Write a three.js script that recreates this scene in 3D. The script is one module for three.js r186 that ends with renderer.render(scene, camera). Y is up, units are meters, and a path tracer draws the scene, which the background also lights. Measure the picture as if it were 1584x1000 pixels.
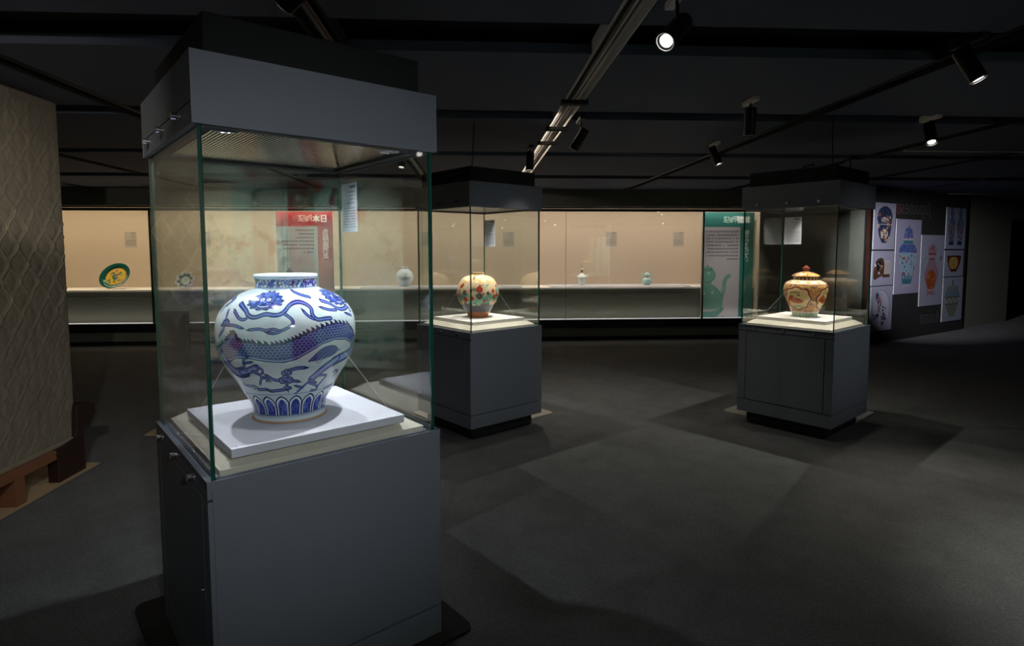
import * as THREE from 'three';
import { RoundedBoxGeometry } from 'three/addons/geometries/RoundedBoxGeometry.js';
import { mergeGeometries } from 'three/addons/utils/BufferGeometryUtils.js';
import { RectAreaLightUniformsLib } from 'three/addons/lights/RectAreaLightUniformsLib.js';

// ───────────── camera, exposure, large lights ─────────────
const EYE = 1.42, FOCAL = 909.6;                                   // focal length in pixels of a 1584 x 1000 frame
const camera = new THREE.PerspectiveCamera(2 * Math.atan(500 / FOCAL) * 180 / Math.PI, 1.584, 0.05, 60);
camera.position.set(0, EYE, 0);
camera.rotation.set(-0.0748, -0.0626, -0.002, 'YXZ');
camera.setViewOffset(1584, 1000, 0, 44, 1584, 1000);               // the horizon stands higher than the middle (shifted lens)
camera.updateProjectionMatrix();

const scene = new THREE.Scene();
scene.background = new THREE.Color(0x000000);
const renderer = new THREE.WebGLRenderer({ antialias: true });
renderer.toneMapping = THREE.LinearToneMapping;
renderer.toneMappingExposure = 1.0;
renderer.shadowMap.enabled = true;
RectAreaLightUniformsLib.init();

const LIGHT = { hood: [2.2, 2.3, 2.5], wall: 46 };
const CEIL = 2.36;

// ───────────── helpers ─────────────
let seed = 7;
const rnd = () => { seed = (seed * 1664525 + 1013904223) >>> 0; return seed / 4294967296; };
const rr = (a, b) => a + (b - a) * rnd();
const used = new Map();
function numbered(name) { const n = used.get(name) || 0; used.set(name, n + 1); return n ? name + '_' + String(n).padStart(3, '0') : name; }
function mesh(name, geo, mat, parent) {
  const m = new THREE.Mesh(Array.isArray(geo) ? mergeGeometries(geo.map((g) => g.index ? g.toNonIndexed() : g)) : geo, mat);
  m.name = parent ? name : numbered(name); m.castShadow = m.receiveShadow = true;
  (parent || scene).add(m); return m;
}
function thing(name, label, category, pos = [0, 0, 0], turn = 0, group) {
  const o = new THREE.Group(); o.name = numbered(name); o.position.set(...pos); o.rotation.y = turn;
  o.userData = { label, category }; if (group) o.userData.group = group; scene.add(o); return o;
}
function tag(o, label, category, group) { o.userData.label = label; o.userData.category = category; if (group) o.userData.group = group; return o; }
function struct(name, geo, mat) { const m = mesh(name, geo, mat); m.name = name; m.userData.kind = 'structure'; return m; }
function structGroup(name) { const g = new THREE.Group(); g.name = name; g.userData.kind = 'structure'; scene.add(g); return g; }
const box = (x0, x1, y0, y1, z0, z1) => new THREE.BoxGeometry(Math.abs(x1 - x0), Math.abs(y1 - y0), Math.abs(z1 - z0)).translate((x0 + x1) / 2, (y0 + y1) / 2, (z0 + z1) / 2);
const rbox = (x0, x1, y0, y1, z0, z1, r = 0.002) => new RoundedBoxGeometry(Math.abs(x1 - x0), Math.abs(y1 - y0), Math.abs(z1 - z0), 2, r).translate((x0 + x1) / 2, (y0 + y1) / 2, (z0 + z1) / 2);
const cyl = (r0, r1, h, n = 20) => new THREE.CylinderGeometry(r1, r0, h, n);
const tube = (pts, r, n = 24, k = 8) => new THREE.TubeGeometry(new THREE.CatmullRomCurve3(pts.map((p) => new THREE.Vector3(...p))), n, r, k);
// surface of revolution; v of the uv follows height, so prints keep their height
function lathe(profile, seg = 72, smooth = 4) {
  let pts = profile.map(([r, h]) => new THREE.Vector2(r, h));
  if (smooth > 1) pts = new THREE.SplineCurve(pts).getPoints((pts.length - 1) * smooth);
  for (const p of pts) p.x = Math.max(p.x, 0.0001);
  const g = new THREE.LatheGeometry(pts, seg), H = Math.max(...pts.map((p) => p.y));
  const uv = g.attributes.uv, pos = g.attributes.position;
  for (let i = 0; i < uv.count; i++) uv.setY(i, Math.max(0.001, Math.min(0.999, pos.getY(i) / H)));
  return g;
}
const shadowed = (l) => { l.castShadow = true; l.shadow.mapSize.set(1024, 1024); return l; };
function spot(parent, from, to, color, cd, deg, pen = 1, soft = 1) {
  const l = shadowed(new THREE.SpotLight(color, cd, 0, deg * Math.PI / 180, pen, 2)); l.name = 'lamp_beam';
  l.position.set(...from); l.target.position.set(...to); l.shadow.radius = soft; parent.add(l, l.target); return l;
}

// ───────────── textures ─────────────
function canvasOf(w, h, draw) { const c = document.createElement('canvas'); c.width = w; c.height = h; draw(c.getContext('2d'), w, h); return c; }
function tex(w, h, draw, rep) {
  const t = new THREE.CanvasTexture(canvasOf(w, h, draw)); t.colorSpace = THREE.SRGBColorSpace; t.anisotropy = 8;
  t.wrapS = t.wrapT = rep ? THREE.RepeatWrapping : THREE.ClampToEdgeWrapping; return t;
}
function noiseTex(n, lo, hi, layers, srgb) {           // layered value noise that tiles
  const d = new Uint8Array(n * n * 4), acc = new Float32Array(n * n);
  let tot = 0;
  for (const [cells, amp] of layers) {
    tot += amp; const g = Float32Array.from({ length: cells * cells }, rnd);
    for (let y = 0; y < n; y++) for (let x = 0; x < n; x++) {
      const fx = x / n * cells, fy = y / n * cells, ix = fx | 0, iy = fy | 0, tx = fx - ix, ty = fy - iy;
      const a = g[iy * cells + ix], b = g[iy * cells + (ix + 1) % cells], c = g[((iy + 1) % cells) * cells + ix], e = g[((iy + 1) % cells) * cells + (ix + 1) % cells];
      const sx = tx * tx * (3 - 2 * tx), sy = ty * ty * (3 - 2 * ty);
      acc[y * n + x] += amp * (a + (b - a) * sx + (c - a + (a - b - c + e) * sx) * sy);
    }
  }
  for (let i = 0; i < n * n; i++) { const k = acc[i] / tot; for (let c = 0; c < 3; c++) d[i * 4 + c] = lo[c] + (hi[c] - lo[c]) * k; d[i * 4 + 3] = 255; }
  const t = new THREE.DataTexture(d, n, n); t.wrapS = t.wrapT = THREE.RepeatWrapping; t.magFilter = THREE.LinearFilter; t.minFilter = THREE.LinearMipmapLinearFilter; t.generateMipmaps = true;
  if (srgb) t.colorSpace = THREE.SRGBColorSpace; t.needsUpdate = true; return t;
}
const std = (color, roughness = 0.6, o = {}) => new THREE.MeshStandardMaterial({ color, roughness, ...o });
const phys = (color, roughness, o = {}) => new THREE.MeshPhysicalMaterial({ color, roughness, ...o });

const carpetTex = noiseTex(1024, [54, 56, 55], [146, 147, 145], [[1024, 1.0], [512, 0.9], [200, 0.3], [12, 0.25]], true);
carpetTex.repeat.set(0.8, 0.8);
const carpetBump = noiseTex(512, [0, 0, 0], [255, 255, 255], [[512, 1], [256, 1]]); carpetBump.repeat.set(1.3, 1.3);
const grain = noiseTex(512, [96, 96, 96], [160, 160, 160], [[256, 1], [64, 0.6]]); grain.repeat.set(3, 3);
const fabric = noiseTex(512, [205, 198, 180], [226, 220, 203], [[512, 1], [128, 0.3], [8, 0.2]], true);
const wallTex = noiseTex(512, [112, 113, 102], [134, 134, 122], [[256, 1], [64, 0.6], [10, 0.4]], true); wallTex.repeat.set(0.7, 0.7);
const woodTex = tex(512, 512, (c, w, h) => {
  c.fillStyle = '#7d5238'; c.fillRect(0, 0, w, h);
  for (let i = 0; i < 420; i++) { c.strokeStyle = `rgba(${rr(70, 150) | 0},${rr(40, 95) | 0},${rr(25, 60) | 0},${rr(0.1, 0.4)})`; c.lineWidth = rr(0.5, 2.5); const y = rr(0, h); c.beginPath(); c.moveTo(0, y); c.bezierCurveTo(w * 0.3, y + rr(-7, 7), w * 0.6, y + rr(-7, 7), w, y); c.stroke(); }
}, true);

const ribs = tex(16, 16, (c) => { for (let i = 0; i < 16; i++) { const k = Math.round(127 + 127 * Math.sin(i / 16 * 6.2832)); c.fillStyle = `rgb(${k},${k},${k})`; c.fillRect(i, 0, 1, 16); } }, true);
ribs.colorSpace = THREE.NoColorSpace; ribs.repeat.set(90, 1);         // fine pressed ribs, eleven millimetres apart
const M = {
  paint: phys(0x6d737c, 0.5, { bumpMap: grain, bumpScale: 0.0003 }),
  paintDark: std(0x1a1a1a, 0.75), black: std(0x0b0b0c, 0.8), blackMetal: std(0x141414, 0.45, { metalness: 0.3 }),
  chrome: std(0xd8d8dc, 0.18, { metalness: 1 }), steel: std(0xaeaaa2, 0.42, { metalness: 0.3, bumpMap: grain, bumpScale: 0.0002 }),
  louver: std(0xaeb0b0, 0.1, { metalness: 1, bumpMap: ribs, bumpScale: 0.0006 }),
  pane: phys(0xfcfefd, 0, { transmission: 1, thickness: 0, ior: 1.58 }),
  edge: phys(0x0f4a3d, 0.2),
  mat: std(0xffffff, 0.95, { map: fabric, bumpMap: grain, bumpScale: 0.0004 }),
  board: std(0xd2d2da, 0.6), caseBoard: std(0xe6e2da, 0.6),
  carpet: std(0xffffff, 1, { map: carpetTex, bumpMap: carpetBump, bumpScale: 0.004 }),
  olive: std(0xffffff, 0.95, { map: wallTex }),
  ceiling: std(0x4b5263, 0.92), slotWhite: std(0xd6d1c8, 0.8),
  beige: std(0xb8a793, 0.95, { bumpMap: grain, bumpScale: 0.0005 }),
  shelf: std(0xf4f0e8, 0.6), frontPanel: std(0x75766b, 0.6), rail: std(0x1c1d1d, 0.5),
  wood: std(0xffffff, 0.55, { map: woodTex }), darkWood: std(0x5a4438, 0.6, { map: woodTex }), paleWood: std(0xb09a78, 0.6, { bumpMap: grain, bumpScale: 0.0003 }),
  thread: std(0xd8d8d8, 0.4), lens: std(0xffffff, 0.3, { emissive: 0xfff8ee, emissiveIntensity: 5 }), lowTube: std(0xffffff, 0.4, { emissive: 0xf2f0ff, emissiveIntensity: 0.5 }), hoodLens: std(0xffffff, 0.3, { emissive: 0xfff8ee, emissiveIntensity: 0.5 }), bright: std(0xffffff, 0.3, { emissive: 0xfffaf2, emissiveIntensity: 6 }),
};

// ───────────── room shell ─────────────
function quadUV(geo, sx, sy) { const uv = geo.attributes.uv; for (let i = 0; i < uv.count; i++) uv.setXY(i, uv.getX(i) * sx, uv.getY(i) * sy); return geo; }
struct('floor', quadUV(box(-8.2, 17, -0.2, 0, -15, 5.2), 25, 20), M.carpet);

// back wall: two solid pieces left and right of the long showcase, the soffit and the base are parts of the showcase
const ZG = -9.15, ZB = -10.02, XL = -8, XR = 4.55;
struct('wall_back', [quadUV(box(XR, 6.6, 0, 2.6, ZG, ZB - 0.3), 2, 2.6), quadUV(box(XL, XR, 0, 2.6, ZB - 0.02, ZB - 0.3), 12, 2.6)], M.olive);
struct('wall_left', quadUV(box(-8.2, -8, 0, 2.6, -15, 5.2), 20, 2.6), M.olive);
struct('wall_front', quadUV(box(-8.2, 17, 0, 2.6, 5, 5.2), 25, 2.6), M.olive);
// wall that carries the poster board: s runs along it, from W0
const W0 = new THREE.Vector3(5.888, 0, -8.384), WD = new THREE.Vector3(0.8764, 0, -0.4816), wallTurn = Math.atan2(0.4816, 0.8764);
const wr = structGroup('wall_right'); wr.position.copy(W0); wr.rotation.y = wallTurn;
mesh('wall_panel', quadUV(box(-0.19, 5.3, 0, 2.6, -0.04, -0.25), 5.5, 2.6), M.olive, wr);
mesh('wall_panel', quadUV(box(5.3, 7.6, 2.02, 2.6, -0.04, -0.25), 2.3, 0.6), M.olive, wr);
mesh('wall_panel', quadUV(box(7.6, 12.5, 0, 2.6, -0.04, -0.25), 5, 2.6), M.olive, wr);
struct('wall_far', box(5, 17, 0, 2.6, -15, -15.2), M.black);
struct('wall_side', quadUV(box(17, 17.2, 0, 2.6, -15, 5.2), 20, 2.6), M.olive);

// ceiling: slab, and hung panels with open joints between
const ceil = structGroup('ceiling');
mesh('slab', box(-8.2, 17.2, 2.47, 2.6, -15.2, 5.2), M.black, ceil);
const slots = [-7.4, -5.75, -4.1, -2.38, -0.72, 0.565, 2.3, 3.9, 5.2, 6.85, 8.5, 10.1], slotW = 0.13;
const gaps = [[-9.15, -9.14], [-7.73, -7.41], [-5.92, -5.69], [-4.27, -4.04], [-2.87, -2.5], [-1.1, -0.85], [0.6, 0.85], [2.2, 2.45], [3.8, 4.05]];
for (let i = 0; i + 1 < slots.length; i++) for (let j = 0; j + 1 < gaps.length; j++) {
  const x0 = slots[i] + slotW, x1 = slots[i + 1];
  mesh('ceiling_panel', rbox(x0, x1, CEIL, CEIL + 0.05, gaps[j][1], gaps[j + 1][0], 0.003), M.ceiling, ceil);
}
mesh('ceiling_panel', box(4.6, 17, CEIL, CEIL + 0.05, -15, -9.16), M.ceiling, ceil);
mesh('ceiling_panel', box(10.3, 17, CEIL, CEIL + 0.05, -9.14, 4.9), M.ceiling, ceil);

struct('trim_1', box(4.06, 5.7, CEIL - 0.012, CEIL - 0.001, -5.42, -5.4), M.slotWhite);
struct('trim_2', box(7.94, 8.8, CEIL - 0.012, CEIL - 0.001, -9.5, -9.48), M.slotWhite);

// lighting tracks in the joints
function track(x, label, lit) {
  const t = thing('lighting_track', label, 'track', [x + slotW / 2, CEIL + 0.05, 0], 0, 'ceiling lighting tracks');
  const top = lit ? M.slotWhite : M.black, h = slotW / 2 - 0.002;
  mesh('channel', [box(-h, h, 0.0, 0.02, -9.1, 1.5), box(-h, -h + 0.006, -0.05, 0, -9.1, 1.5), box(h - 0.006, h, -0.05, 0, -9.1, 1.5)], top, t);
  mesh('rail', [box(-0.018, 0.018, -0.032, 0, -9.05, 1.45)], M.blackMetal, t);
  mesh('contact_strip', [box(-0.004, 0.004, -0.034, -0.03, -9.05, 1.45)], lit ? M.slotWhite : M.blackMetal, t);
  if (lit) {                                                         // a light strip lies in the channel, behind its near lip
    mesh('light_strip', box(-h + 0.007, -h + 0.009, -0.04, -0.028, -8.6, -4.3), M.bright, t);
    const l = new THREE.RectAreaLight(0xffe9d4, 22, 4.3, 0.012); l.name = 'strip_light'; l.position.set(-h + 0.011, -0.034, -6.45); t.add(l); l.lookAt(x + slotW / 2 + 0.3, CEIL + 0.2, -6.45);
  }
  if (lit) for (const z of [-3.75, -4.55, -5.15]) mesh('cross_bar', box(-h - 0.02, h + 0.02, -0.075, -0.05, z - 0.03, z + 0.03), M.black, t);
}
track(0.565, 'pale lit ceiling channel with a track, running over the middle case', true);
track(2.3, 'black ceiling track between the middle and the right display case', false);
track(-2.38, 'black ceiling track running above the textured screen', false);
track(-4.1, 'black ceiling track left of the textured screen, seen above its edge', false);
track(3.9, 'black ceiling track above the right display case', false);
track(5.2, 'black ceiling track in front of the poster wall', false);
track(-0.72, 'black ceiling track above the nearest display case', false);

// ───────────── long built-in showcase along the back wall ─────────────
const show = thing('wall_showcase', 'long lit glass showcase built into the back wall, beige inside', 'showcase', [0, 0, 0]);
mesh('back_panel', box(XL, XR, 0.4, 2.34, ZB, ZB + 0.02), M.beige, show);
mesh('end_panel', box(XR - 0.02, XR, 0.2, 2.34, ZB, ZG), M.beige, show);
mesh('shelf', [rbox(XL, XR - 0.02, 0.802, 0.83, ZB + 0.02, ZG - 0.15, 0.003)], M.shelf, show);
mesh('front_panel', [box(XL, XR - 0.02, 0.325, 0.735, ZG - 0.19, ZG - 0.17), box(XL, XR - 0.02, 0.74, 0.802, ZG - 0.19, ZG - 0.165)], M.frontPanel, show);
mesh('inner_floor', box(XL, XR - 0.02, 0.29, 0.325, ZG - 0.2, ZG - 0.012), M.frontPanel, show);
mesh('sill', [rbox(XL, XR, 0.24, 0.325, ZG - 0.012, ZG + 0.012, 0.003), box(XL, XR, 0.195, 0.235, ZG - 0.012, ZG + 0.008)], M.rail, show);
mesh('base_panel', quadUV(box(XL, XR, 0.06, 0.192, ZG - 0.03, ZG), 12, 0.13), M.olive, show);
mesh('toe_kick', box(XL, XR, 0, 0.06, ZG - 0.09, ZG - 0.05), M.black, show);
mesh('soffit', quadUV(box(XL, XR, 2.1, CEIL + 0.06, ZG - 0.03, ZG), 12, 0.26), M.olive, show);
mesh('rail', [rbox(XL, XR, 2.025, 2.066, ZG - 0.025, ZG + 0.006, 0.002), box(XL, XR, 2.072, 2.097, ZG - 0.025, ZG + 0.004)], M.rail, show);
mesh('case_ceiling', box(XL, XR, 2.3, 2.34, ZB, ZG - 0.03), M.shelf, show);
mesh('lower_lamp_tube', new THREE.CylinderGeometry(0.006, 0.006, XR - XL - 0.4, 8).rotateZ(Math.PI / 2).translate((XL + XR) / 2, 0.336, ZG - 0.035), M.lowTube, show);
for (let i = 0; i < 3; i++) { const w = (XR - XL - 0.4) / 3, cx = XL + 0.2 + w * (i + 0.5), l = new THREE.RectAreaLight(0xfff6ea, 6.5, w, 0.02); l.name = 'lower_tube_light'; l.position.set(cx, 0.345, ZG - 0.035); l.lookAt(cx, 1.2, ZG - 0.4); show.add(l); }
const joints = [XL, -6.9, -4.85, -2.845, -0.81, 1.42, 3.62, XR];
for (let i = 0; i + 1 < joints.length; i++) {
  const a = joints[i] + 0.002, b = joints[i + 1] - 0.002, w = b - a;
  const pane = mesh('glass_pane', [new THREE.PlaneGeometry(w, 1.71).translate((a + b) / 2, 1.17, ZG + 0.004), new THREE.PlaneGeometry(w, 1.71).rotateY(Math.PI).translate((a + b) / 2, 1.17, ZG - 0.004)], M.pane, show);
  for (const e of [a, b - 0.002]) mesh('pane_edge', box(e, e + 0.002, 0.325, 2.03, ZG - 0.004, ZG + 0.004), M.edge, pane);
}
mesh('mullion', [box(-4.865, -4.835, 0.325, 2.03, ZG - 0.03, ZG - 0.006)], M.rail, show);
mesh('end_post', [box(3.605, 3.635, 0.325, 2.03, ZG - 0.05, ZG - 0.006)], M.frontPanel, show);
mesh('lamp_tube', new THREE.CylinderGeometry(0.014, 0.014, XR - XL - 0.4, 10).rotateZ(Math.PI / 2).translate((XL + XR) / 2, 2.25, ZG - 0.06), M.bright, show);
for (let i = 0; i < 4; i++) {                                      // the tube's light: warmer at the left end, as the photograph's back panel is
  const x0 = XL + 0.2 + (i * (XR - XL - 0.4)) / 4, w = (XR - XL - 0.4) / 4;
  const l = new THREE.RectAreaLight([0xffe6c2, 0xffead2, 0xfff0e4, 0xfff0e4][i], LIGHT.wall, w, 0.05); l.name = 'tube_light';
  l.position.set(x0 + w / 2, 2.225, ZG - 0.065); l.lookAt(x0 + w / 2, 0.75, ZG - 0.34); show.add(l);
}

// ───────────── free-standing display cases ─────────────
const CW = 0.715, CD = 0.735, BASE = 0.82, HB = 1.739, HT = 1.919;    // width along u, depth along v, heights
const cap = (lines, w = 96, h = 192, bg = '#a9adb2', ink = '#3a3c40') => tex(w, h, (c) => {            // a caption sheet whose print is too small to read
  c.fillStyle = bg; c.fillRect(0, 0, w, h); c.fillStyle = ink;
  c.save(); c.translate(w, 0); c.scale(-1, 1);
  c.fillRect(w * 0.1, h * 0.06, w * 0.34, h * 0.035);
  for (let i = 0; i < lines; i++) { const y = h * (i < 4 ? 0.17 + i * 0.075 : 0.5 + (i - 4) * 0.055), len = i < 4 ? rr(0.25, 0.5) : rr(0.7, 0.82); for (let x = 0; x < len * w; x += 4) { c.globalAlpha = rr(0.35, 0.85); c.fillRect(w * 0.1 + x, y, 3, h * 0.022); } }
  c.restore();
});
const capTex = cap(12, 96, 192, '#b0b5bc', '#3c3e44');
function makeCase(N, ang, light, tint, info) {
  const U = new THREE.Vector3(Math.cos(ang), 0, -Math.sin(ang)), V = new THREE.Vector3(-Math.sin(ang), 0, -Math.cos(ang));
  const mid = new THREE.Vector3(...N).addScaledVector(U, CW / 2).addScaledVector(V, CD / 2);
  const t = thing('display_case', info.label, 'display case', mid.toArray(), ang, 'free-standing display cases');
  const X = (u) => u - CW / 2, Z = (v) => -(v - CD / 2);
  const B = (u0, u1, y0, y1, v0, v1, r) => r ? rbox(X(u0), X(u1), y0, y1, Z(v0), Z(v1), r) : box(X(u0), X(u1), y0, y1, Z(v0), Z(v1));
  // floor plate and recessed toe
  const fp = 0.012, plateShape = new THREE.Shape(); { const [a, b, d, c] = [X(info.rect[0]), X(info.rect[1]), Z(info.rect[2]), Z(info.rect[3])], r = 0.05; plateShape.moveTo(a + r, -d); plateShape.lineTo(b - r, -d); plateShape.quadraticCurveTo(b, -d, b, -d + r); plateShape.lineTo(b, -c - r); plateShape.quadraticCurveTo(b, -c, b - r, -c); plateShape.lineTo(a + r, -c); plateShape.quadraticCurveTo(a, -c, a, -c - r); plateShape.lineTo(a, -d + r); plateShape.quadraticCurveTo(a, -d, a + r, -d); }
  mesh('floor_plate', new THREE.ExtrudeGeometry(plateShape, { depth: fp, bevelEnabled: false }).rotateX(-Math.PI / 2), info.plate, t);
  mesh('toe_kick', rbox(X(0.05), X(CW - 0.05), 0.001, 0.106, Z(0.05), Z(CD - 0.05), 0.03), M.black, t);
  mesh('skirt', B(0.001, CW - 0.001, 0.105, 0.203, 0.002, CD - 0.002, 0.002), M.paint, t);
  const g = 0.012;                                                   // the door side: a frame and a door with open joints
  mesh('cabinet', [B(g, CW, 0.209, 0.8, 0, CD, 0.002), B(0.014, CW - 0.014, 0.2, 0.212, 0.014, CD - 0.014)], M.paint, t);
  mesh('door_frame', [B(0, g + 0.002, 0.773, BASE - 0.004, 0.001, CD - 0.001), B(0, g + 0.002, 0.209, 0.766, 0.001, 0.06), B(0, g + 0.002, 0.209, 0.768, CD - 0.063, CD - 0.001)], M.paint, t);
  const door = mesh('door', B(0, g - 0.001, 0.213, 0.766, 0.066, CD - 0.069, 0.001), M.paint, t);
  mesh('keyhole', [cyl(0.008, 0.008, 0.008, 14).rotateZ(Math.PI / 2).translate(X(-0.003), 0.492, Z(0.09))], M.chrome, door);
  mesh('top_ledge', [B(0, CW, 0.798, BASE, 0, 0.006), B(0, CW, 0.798, BASE, CD - 0.006, CD), B(0, 0.006, 0.798, BASE, 0.006, CD - 0.006), B(CW - 0.006, CW, 0.798, BASE, 0.006, CD - 0.006),
    B(0.03, CW - 0.03, 0.798, BASE - 0.003, 0.028, 0.036), B(0.03, 0.038, 0.798, BASE - 0.003, 0.03, CD - 0.03), B(CW - 0.036, CW - 0.03, 0.798, BASE - 0.003, 0.03, CD - 0.03), B(0.03, CW - 0.03, 0.798, BASE - 0.003, CD - 0.036, CD - 0.03)], M.paint, t);
  const knob = (v, y) => { const s = Z(v); mesh('thumb_screw', [cyl(0.009, 0.0105, 0.014, 18).rotateZ(Math.PI / 2).translate(X(-0.013), y, s), cyl(0.004, 0.004, 0.012, 10).rotateZ(Math.PI / 2).translate(X(-0.004), y, s), cyl(0.011, 0.011, 0.002, 18).rotateZ(Math.PI / 2).translate(X(-0.001), y, s)], M.chrome, t); };
  for (const v of [0.14, 0.37, 0.6]) { knob(v, 0.796); knob(v, 1.775); }
  // bevelled cream mat
  const s = 0.045, top = 0.03, a0 = 0.04, a1 = CW - 0.04, b0 = 0.04, b1 = CD - 0.04;
  mesh('base_mat', [B(a0, a1, 0.8, BASE + 0.012, b0, b1, 0.002), new THREE.CylinderGeometry(1, 1, 1, 4, 1).rotateY(Math.PI / 4).translate(0, 0.5, 0)].map((q, i) => {
    if (i === 0) return q;
    const p = q.attributes.position;                                 // a four-sided frustum
    for (let k = 0; k < p.count; k++) { const up = p.getY(k) > 0.5, w = (a1 - a0) / 2 - (up ? s : 0.001), d = (b1 - b0) / 2 - (up ? s : 0.001); p.setXYZ(k, Math.sign(Math.round(p.getX(k) * 9)) * w, BASE + 0.01 + (up ? top - 0.002 : 0), Math.sign(Math.round(p.getZ(k) * 9)) * d); }
    const ng = q.toNonIndexed(); ng.computeVertexNormals(); return ng;
  }), M.mat, t);
  // glass box
  const gi = 0.013, th = 0.008, y0 = 0.806, y1 = HB + 0.012;
  const pane = (u0, u1, v0, v1) => {
    const xa = X(u0), xb = X(u1), za = Z(v0), zb = Z(v1), h = y1 - y0, cy = (y0 + y1) / 2, alongU = Math.abs(u1 - u0) > Math.abs(v1 - v0), pg = [], e = 0.0016;
    if (alongU) { const w = Math.abs(xb - xa), cx = (xa + xb) / 2; pg.push(new THREE.PlaneGeometry(w, h).translate(cx, cy, Math.max(za, zb)), new THREE.PlaneGeometry(w, h).rotateY(Math.PI).translate(cx, cy, Math.min(za, zb))); }
    else { const w = Math.abs(zb - za), cz = (za + zb) / 2; pg.push(new THREE.PlaneGeometry(w, h).rotateY(Math.PI / 2).translate(Math.max(xa, xb), cy, cz), new THREE.PlaneGeometry(w, h).rotateY(-Math.PI / 2).translate(Math.min(xa, xb), cy, cz)); }
    const p = mesh('glass_pane', pg, M.pane, t);
    for (const g of alongU ? [box(xa, xa + e, y0, y1, za, zb), box(xb - e, xb, y0, y1, za, zb)] : [box(xa, xb, y0, y1, za, za - e), box(xa, xb, y0, y1, zb + e, zb)]) mesh('pane_edge', g, M.edge, p);
  };
  pane(gi, gi + th, gi, CD - gi);                                    // door side
  pane(CW - gi - th, CW - gi, gi, CD - gi);
  pane(gi + th + 0.001, CW - gi - th - 0.001, gi, gi + th);
  pane(gi + th + 0.001, CW - gi - th - 0.001, CD - gi - th, CD - gi);
  // hood: four boards, an inner rim, a mirror-bright louver and the black lamp box
  const k = 0.012;
  mesh('hood', [B(0, CW, HB, HT, 0, k), B(0, CW, HB, HT, CD - k, CD), B(CW - k, CW, HB, HT, k, CD - k), B(0, k, 1.795, HT, k, CD - k), B(0.0008, k, HB, 1.7915, k, CD - k), B(k, CW - k, HT - 0.012, HT, k, CD - k), B(0.003, k, 1.78, 1.8, k, CD - k)], M.paint, t);
  mesh('hood_rim', [B(0.025, CW - 0.025, HB + 0.001, 1.76, 0.025, 0.06), B(0.025, CW - 0.025, HB + 0.001, 1.76, CD - 0.06, CD - 0.025), B(0.025, 0.06, HB + 0.001, 1.76, 0.06, CD - 0.06), B(CW - 0.06, CW - 0.025, HB + 0.001, 1.76, 0.06, CD - 0.06)], M.rail, t);
  const LAMPS = [[0.1, 0.1, 0.35], [CW - 0.1, 0.13, 1.35], [0.1, CD - 0.1, 0.75], [CW - 0.1, CD - 0.1, 0.6]];
  const sheet = new THREE.Shape([[0.055, 0.055], [CW - 0.055, 0.055], [CW - 0.055, CD - 0.055], [0.055, CD - 0.055]].map(([u, v]) => new THREE.Vector2(X(u), -Z(v))));
  for (const [u, v] of LAMPS) { const hole = new THREE.Path(); hole.absarc(X(u), -Z(v), 0.034, 0, 6.2832, true); sheet.holes.push(hole); }
  mesh('louver', new THREE.ExtrudeGeometry(sheet, { depth: 0.001, bevelEnabled: false, curveSegments: 20 }).rotateX(-Math.PI / 2).translate(0, 1.746, 0), M.louver, t);
  mesh('lamp_box', [B(0.04, CW - 0.04, HT, 2.03, 0.04, CD - 0.04, 0.004), B(0.02, CW - 0.02, 1.86, 1.87, 0.02, CD - 0.02)], M.black, t);
  // four small lamps under the hood
  for (const [u, v, share] of LAMPS) {                               // each lamp hangs above its hole in the louver
    const x = X(u), z = Z(v), d = mesh('lamp', [new THREE.CylinderGeometry(0.026, 0.026, 0.05, 20, 1, true), new THREE.CylinderGeometry(0.023, 0.023, 0.05, 20, 1, true), new THREE.RingGeometry(0.023, 0.026, 20).rotateX(Math.PI / 2).translate(0, -0.025, 0)].map((q) => q.translate(x, 1.8, z)), M.black, t);
    mesh('lens', new THREE.CircleGeometry(0.023, 20).rotateX(Math.PI / 2).translate(x, 1.7775, z), M.hoodLens, d);
    spot(t, [x, 1.7635, z], [x * -1.6, 0.75, z * -1.6], tint, light * share, 62, 0.8, 0.55);
  }
  if (info.cable) mesh('power_cable', tube([[X(0.1), 2.028, Z(0.1)], [X(0.1), 2.06, Z(0.095)], [X(0.12), 2.2, Z(0.11)], [X(0.14), CEIL + 0.08, Z(0.12)]], 0.004, 20, 6), M.black, t);
  const P = (u, y, v) => new THREE.Vector3(X(u), y, Z(v)).applyAxisAngle(new THREE.Vector3(0, 1, 0), ang).add(mid);
  // caption sheet on the far pane, white board on the mat
  const sheetMat = std(0xffffff, 0.7, { map: capTex }), cs = mesh('caption_sheet', new THREE.BoxGeometry(info.sheet[1] - info.sheet[0], info.sheet[3], 0.0012), [M.white, M.white, M.white, M.white, sheetMat, sheetMat]);
  cs.position.copy(P(CW - gi - th - 0.0025, info.sheet[2], (info.sheet[0] + info.sheet[1]) / 2)); cs.rotation.y = ang - Math.PI / 2; tag(cs, info.sheetLabel, 'caption', 'caption sheets on the display cases');
  const bw = info.board; const bd = mesh('display_board', [new RoundedBoxGeometry(bw[1] - bw[0], 0.026, bw[3] - bw[2], 2, 0.002)], info.boardMat);
  bd.position.copy(P((bw[0] + bw[1]) / 2, BASE + 0.038 + 0.0135, (bw[2] + bw[3]) / 2)); bd.rotation.y = ang; tag(bd, info.boardLabel, 'display board', 'white boards in the display cases');
  for (const [sx, sz] of [[-1, -1], [1, -1], [-1, 1], [1, 1]]) mesh('nail', new THREE.SphereGeometry(0.0025, 8, 6).scale(1, 0.25, 1).translate(sx * ((bw[1] - bw[0]) / 2 - 0.018), 0.013, sz * ((bw[3] - bw[2]) / 2 - 0.018)), M.paintDark, bd);
  return { P, U, V, t, ang };
}
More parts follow.
